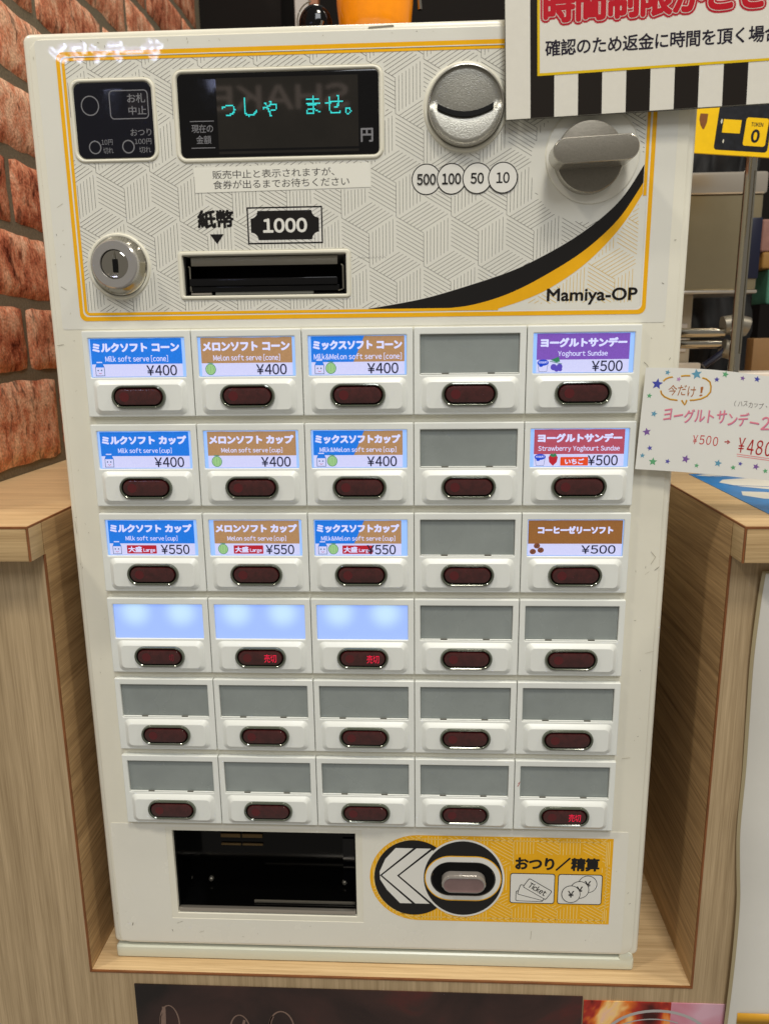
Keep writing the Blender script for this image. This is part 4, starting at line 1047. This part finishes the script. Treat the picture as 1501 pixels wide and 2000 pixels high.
# ------------------------------------------------------------------ blue picture sheet lying on the right countertop
def flat(P): return P
ps = MB(); zt = ZT+.35
def fsheet(P, dz, m): 
    V_, F_ = curve_mesh([P]); ps.add([(x, y, zt+dz) for x, y, _ in V_], F_, m)
ps.box(215.8, 330, 6, 131, zt-.25, zt, 'sheet_blue')
fsheet([(218.6, 124.5), (225, 128.8), (328, 129), (328, 118), (240, 121), (229, 119.5)], .05, 'sheet_white')
fsheet([(224, 98), (230, 108), (246, 113), (268, 114), (326, 112), (326, 66), (300, 62), (270, 66), (246, 74), (232, 84)], .05, 'sheet_white')
fsheet([(222, 56), (226, 68), (238, 66), (256, 58), (268, 50), (268, 40), (250, 38), (240, 44), (230, 46)], .05, 'sheet_white')
fsheet([(226, 12), (250, 24), (300, 26), (326, 20), (326, 9), (226, 9)], .05, 'sheet_white')
for P_ in ([(226, 88), (244, 84), (262, 80), (296, 84), (326, 82)], [(217.5, 117), (232, 122), (260, 119), (326, 121)]):
    V_ = []; 
    for i in range(len(P_)-1):
        (xa, ya), (xb, yb) = P_[i], P_[i+1]; l = math.hypot(xb-xa, yb-ya); nx, ny = -(yb-ya)/l*.7, (xb-xa)/l*.7
        ps.add([(xa+nx, ya+ny, zt+.1), (xb+nx, yb+ny, zt+.1), (xb-nx, yb-ny, zt+.1), (xa-nx, ya-ny, zt+.1)], [(0, 1, 2, 3)], 'sheet_line')
tag(ps.build('picture_sheet', org=(270, 70, ZT)), 'blue edged picture sheet lying flat on the countertop right of the machine', 'sheet')

# ------------------------------------------------------------------ posters on the counter front
b = MB(); b.box(-144.3, 128.6, -8.2, -7.55, -520, -391.4, 'poster_dark')
def loopst(cx, cz, rx, rz, a0, a1, wd): b.stroke([(cx+rx*math.cos(math.radians(a0+(a1-a0)*i/24)), cz+rz*math.sin(math.radians(a0+(a1-a0)*i/24))) for i in range(25)], wd, -8.27, 'poster_chalk')
loopst(-124, -420, 6.0, 13.6, 190, -30, .8); loopst(-124.4, -421, 5.0, 14.0, 150, 210, 1.4); b.stroke([(-127.0, -407.4), (-127.8, -424)], 2.2, -8.26, 'poster_chalk')
loopst(-80, -424, 6.2, 12.0, 200, -20, .8); b.stroke([(-77.0, -415.6), (-80.6, -430)], 1.6, -8.26, 'poster_chalk'); loopst(-99, -428, 5.0, 6, 180, 0, .8)
loopst(-54, -421, 7.6, 12.6, 210, 0, .9); loopst(-55, -421, 6.4, 11.6, 195, 130, 1.6)
tag(b.build('dark_poster', org=(-8, -8, -520)), 'dark brown poster with chalk lettering under the machine shelf', 'poster')
b = MB(); b.box(129.4, 181.0, -8.0, -7.5, -520, -394.2, 'poster_food'); b.box(181.0, 212.6, -8.0, -7.5, -520, -394.2, 'poster_pink')
b.stroke([(160+26*math.cos(math.radians(a))*1.25+14, -424+24*math.sin(math.radians(a))) for a in range(200, -21, -8)], 1.9, -8.06, 'poster_tail')
b.stroke([(158+26*math.cos(math.radians(a))*1.2+14, -428+22*math.sin(math.radians(a))) for a in range(200, 60, -8)], .8, -8.08, 'poster_tail')
tag(b.build('food_poster', org=(170, -8, -520)), 'red and pink dessert photo poster beside the dark poster', 'poster')
pp = MB(); V = []; F = []
Lx = [(-124.5, 207.4), (-140, 206.6), (-172, 206.2), (-205, 207.4), (-240, 208.6), (-276, 208.6), (-300, 210.2), (-323, 212.0), (-360, 212.2), (-408, 211.4), (-470, 210)]
LxS = smooth(Lx, 4)
def bul(z): return 1.4+1.4*math.sin((z+170)/46.0)
n = len(LxS)
def pcol(dx, dy, m, y_off):
    V_ = []; F_ = []
    for z, x in LxS: V_ += [(x+dx, YF-1.0-bul(z)+y_off, z+(-1.2 if dx > 0 and z > -126 else 0)), (262, YF-1.0-bul(z)*.4+y_off, z)]
    for i in range(n-1): F_.append((2*i, 2*i+1, 2*i+3, 2*i+2))
    pp.add(V_, F_, m)
pcol(0, 0, 'laminate_edge', .3); pcol(1.9, 0, 'poster_paper', 0)
pp.sheet(rect(218.2, 262, -403.6, -396.0), YF-1.0-bul(-400)-.9, 'poster_gold')
po = tag(pp.build('laminated_poster', org=(235, -9, -470)), 'large white laminated poster with wavy left edge on the counter front, lower right', 'poster')
sol = po.modifiers.new('thickness', 'SOLIDIFY'); sol.thickness = 0.0003

# ------------------------------------------------------------------ behind the machine, right: sign on a pole, steel box, clamp, cloth
yb = thing('pop_sign', 'yellow sign board with a black price box on a chrome pole behind the machine', 'sign', (286.5, 250, ZT))
A2 = math.radians(-4.6)
bd = MB(); bd.warp = lambda v: (240+v[0]*math.cos(A2)-v[2]*math.sin(A2), 245+v[1], 131.2+v[0]*math.sin(A2)+v[2]*math.cos(A2))
bd.box(-12, 70, 0, 1.6, 0, 62, 'board_yellow', .3, 1)
bd.sheet(rr(15.2, 55.6, 3.4, 44, 2.4), -.1, 'board_black')
bd.sheet(rect(19.6, 33.0, 15.6, 25.0), -.2, 'board_yellow'); bd.sheet(rr(36.4, 53.2, 7.4, 27.2, 1.8), -.2, 'board_yellow')
bd.text('TOKEN', 40.4, 49.4, 21.2, 24.0, -.3, 'board_black', .02); bd.text('0', 41.6, 48.2, 9.8, 19.2, -.3, 'board_black', .06)
bd.sheet([(1.6, 28), (7.4, 28), (7.4, 22), (6.0, 17.4), (5.0, 17.0), (2.8, 20.0), (1.4, 24.0)], -.1, 'board_brown')
for a, c_, r1 in ((18.2, 23.4, 1.1), (21.6, 9.6, .9)): bd.sheet(ell(a, c_, r1*.6, r1*1.6, 10), -.25, 'clear_film')
bd.build('sign_board', yb)
b = MB(); b.tube([(286.6, 250, ZT+2), (286.8, 250, 140)], 4.4, 'chrome', 20)
b.box(288.6, 289.8, 245.4, 246.2, -20, 118, 'brushed'); b.build('pole', yb)
b = MB(); b.vlathe(286.6, 250, [(26, ZT), (26, ZT+2), (24, ZT+3), (5, ZT+4)], 'chrome'); b.build('pole_base', yb)
sb = thing('steel_box', 'brushed stainless steel box with a rolled rim behind the chrome pole', 'box', (302, 345, 33))
b = MB(); b.box(250, 332.6, 332, 400, 34, 116, 'steel_box', 3, 3); b.build('box_body', sb)
b = MB(); b.box(248, 334.6, 330, 402, 115.6, 134, 'steel_rim', 3, 3); b.build('box_rim', sb)
b = MB(); b.box(250, 333.6, 331, 402, 31.6, 34.6, 'steel_rim', 1.2, 2); b.build('box_base', sb)
b = MB(); b.box(322.5, 333.2, 330.5, 336, 44, 96, 'navy_plastic', 1.5, 2); b.build('navy_label_holder', sb)
cr = thing('clamp_rail', 'chrome horizontal rail with a clamp joint behind the pole', 'rail', (290, 320, -20))
b = MB(); b.tube([(240, 318, -3.0), (302, 318, -3.0)], 4.6, 'chrome', 18); b.build('upper_tube', cr)
b = MB(); b.tube([(240, 318, -12.6), (300, 318, -12.6)], 4.0, 'chrome', 18); b.build('lower_tube', cr)
b = MB(); b.tube([(301, 318, 3), (312, 318, 4.6), (322, 318, 2)], 8.6, 'silver_painted', 18); b.tube([(302, 318, -16), (312, 318, -19)], 8, 'silver_painted', 18); b.build('clamp', cr)
b = MB(); b.tube([(286, 316, -32), (297, 316, -24), (304, 316, -18)], 3.0, 'navy_plastic', 12); b.build('clamp_handle', cr)
b = MB(); b.box(258, 287.5, 360, 372, -95, 40, 'beige_post', .8, 1); b.box(258, 283.5, 358.5, 360, -20, 6, 'white_plastic', .5, 1)
tag(b.build('white_post', org=(272, 366, -98)), 'beige square post directly behind the chrome rail', 'post')
b = MB(); b.box(258, 296, 350, 358, -97, -30, 'white_plastic', 2, 2)
tag(b.build('white_tray', org=(277, 354, -98)), 'low white plastic bin edge under the chrome rail', 'bin')
# crumpled black cloth
V = []; F = []; nx, nz = 30, 34
for k in range(nz+1):
    for i in range(nx+1):
        u = i/nx; v = k/nz
        x = 285+98*u+(6*math.sin(v*7)); z = -98+330*v
        edge = 14*math.sin(math.pi*u)
        y = 470-edge*1.6+11*noise.noise(Vector((u*7, v*9, 1)))+5*noise.noise(Vector((u*18, v*22, 4)))
        x += 9*noise.noise(Vector((0, v*6, 7)))*(1 if u > .5 else 0)
        V.append((x, y, z))
for k in range(nz):
    for i in range(nx): F.append((k*(nx+1)+i, k*(nx+1)+i+1, (k+1)*(nx+1)+i+1, (k+1)*(nx+1)+i))
b = MB(); b.add(V, F, 'black_cloth'); cl = tag(b.build('black_cloth', org=(334, 470, -98), smooth=80), 'black cloth hanging in folds behind the steel box', 'cloth')
sol = cl.modifiers.new('thickness', 'SOLIDIFY'); sol.thickness = 0.002
b = MB(); b.box(361, 440, 395, 412, -97, -8, 'tan_box', 1.5, 2)
tag(b.build('cardboard_box', org=(375, 404, -98)), 'tan cardboard box at the right edge of the photo', 'box')
b = MB(); b.box(311, 420, 300, 345, -95, -37.5, 'white_plastic', 2.2, 3)
tag(b.build('white_container', org=(365, 322, -98)), 'white plastic container peeking above the handwritten card at far right', 'container')
for i, (za, zb, m_) in enumerate(((28, 66, 'teal_wrap'), (66, 84, 'gold_wrap'), (84, 118, 'pink_wrap'))):
    b = MB(); b.box((414, 406, 403)[i], 470, 500, 540, za, zb, m_, 3, 3)
    tag(b.build('wrapped_packet', org=(430, 520, za)), ['teal wrapped packet at the bottom of the stack by the black cloth', 'gold wrapped packet in the middle of the stack by the black cloth', 'pink wrapped packet on top of the stack by the black cloth'][i], 'packet', 'packets stacked behind the steel box')
b = MB(); b.box(404, 480, 490, 550, -98, 28, 'back_dark'); tag(b.build('dark_stand', org=(430, 520, -98)), 'dark stand holding the wrapped packets at the right edge', 'stand')

# ------------------------------------------------------------------ behind the machine, top: orange cup, black ornament, door posts
oc = thing('orange_cup', 'glossy orange plastic cup showing above the top edge of the machine', 'cup', (-2, 210, DZ1-1))
b = MB(); b.vlathe(0, 210, [(22, DZ1-.9), (22, DZ1+3), (9, DZ1+6), (8, 196), (12, 199)], 'dark_void', 32); b.build('cup_foot', oc)
b = MB(); b.vlathe(0, 210, [(9, 200), (19, 201.5), (24, 205), (25.6, 212), (27.0, 225), (28.2, 250), (28.2, 252), (26, 252), (24, 225), (8, 210)], 'orange_plastic', 48); b.build('cup_bowl', oc, smooth=50)
b = MB(); b.tube([(28.5, 210, 232), (31.5, 210, 229), (32, 210, 222)], 1.6, 'chrome', 10); b.build('side_clip', oc)
bo = thing('black_ornament', 'round black glossy ornament with a silver clip left of the orange cup', 'ornament', (-42, 205, DZ1-1))
b = MB(); b.vlathe(-43, 205, [(10, DZ1-.9), (10, DZ1+2), (4, DZ1+5), (4, 200)], 'dark_void', 24); b.build('stem', bo)
V = []; 
b = MB()
b.rings([[(-42+12*math.sin(t)*math.cos(a), 205-6*math.cos(t)+0*a, 213+13*math.sin(t)*math.sin(a)) for a in [2*math.pi*i/28 for i in range(28)]] for t in [math.pi*(j+.05)/10.1 for j in range(11)]], 'panel_black', True, True); b.build('disc', bo, smooth=60)
b = MB(); b.tube([(-30, 198, 203), (-33, 197, 208), (-38, 197, 206), (-36, 197, 212)], 1.4, 'chrome', 10); b.tube([(-27, 198, 201.5), (-29.5, 198, 204)], 2.2, 'chrome', 10); b.build('clip', bo)
b = MB(); b.tube([(-42+12.2*math.cos(a), 200.5, 213+13.2*math.sin(a)) for a in [math.radians(100+8*i) for i in range(16)]], .5, 'silver_painted', 8); b.build('edge_ring', bo)
b = MB(); b.box(-128, -110, 690, 712, 0, 520, 'post_grey', 1, 1); tag(b.build('grey_door_post', org=(-119, 700, 0)), 'pale grey upright post behind the machine, between the dark opening and the wood strip', 'post')
b = MB(); b.box(-110, -98.5, 695, 714, 0, 520, 'post_wood', 1, 1); tag(b.build('wood_door_post', org=(-104, 705, 0)), 'thin reddish wood strip standing beside the grey post', 'post')

# ------------------------------------------------------------------ lit shop signs across the aisle, seen only as reflections
def rtext(mb, t, x0, x1, z0, z1, y, m, bold):
    """lettering that faces the machine"""
    q_ = MB(); q_.text(t, -x1, -x0, z0, z1, 0, m, bold, grow=1)
    q_.v = [(-a, y-b_*.5, c_) for a, b_, c_ in q_.v]; mb.add(q_.v, q_.f, m)
ls = MB(); rtext(ls, 'サーティワン', -1258, -866, 962, 1018, -2500, 'lit_sign_halo', .13); rtext(ls, 'サーティワン', -1258, -866, 962, 1018, -2490, 'lit_sign_face', .06)
tag(ls.build('lit_shop_sign', org=(-1060, -2500, 990)), 'lit white katakana shop sign mirrored in the top left corner of the coin panel', 'sign')
ls = MB(); rtext(ls, 'SHAKE', -700, -215, 792, 868, -2500, 'lit_sign_dim', .03)
tag(ls.build('dim_shop_sign', org=(-350, -2500, 800)), 'dim shop lettering across the aisle mirrored in the dark amount display', 'sign')
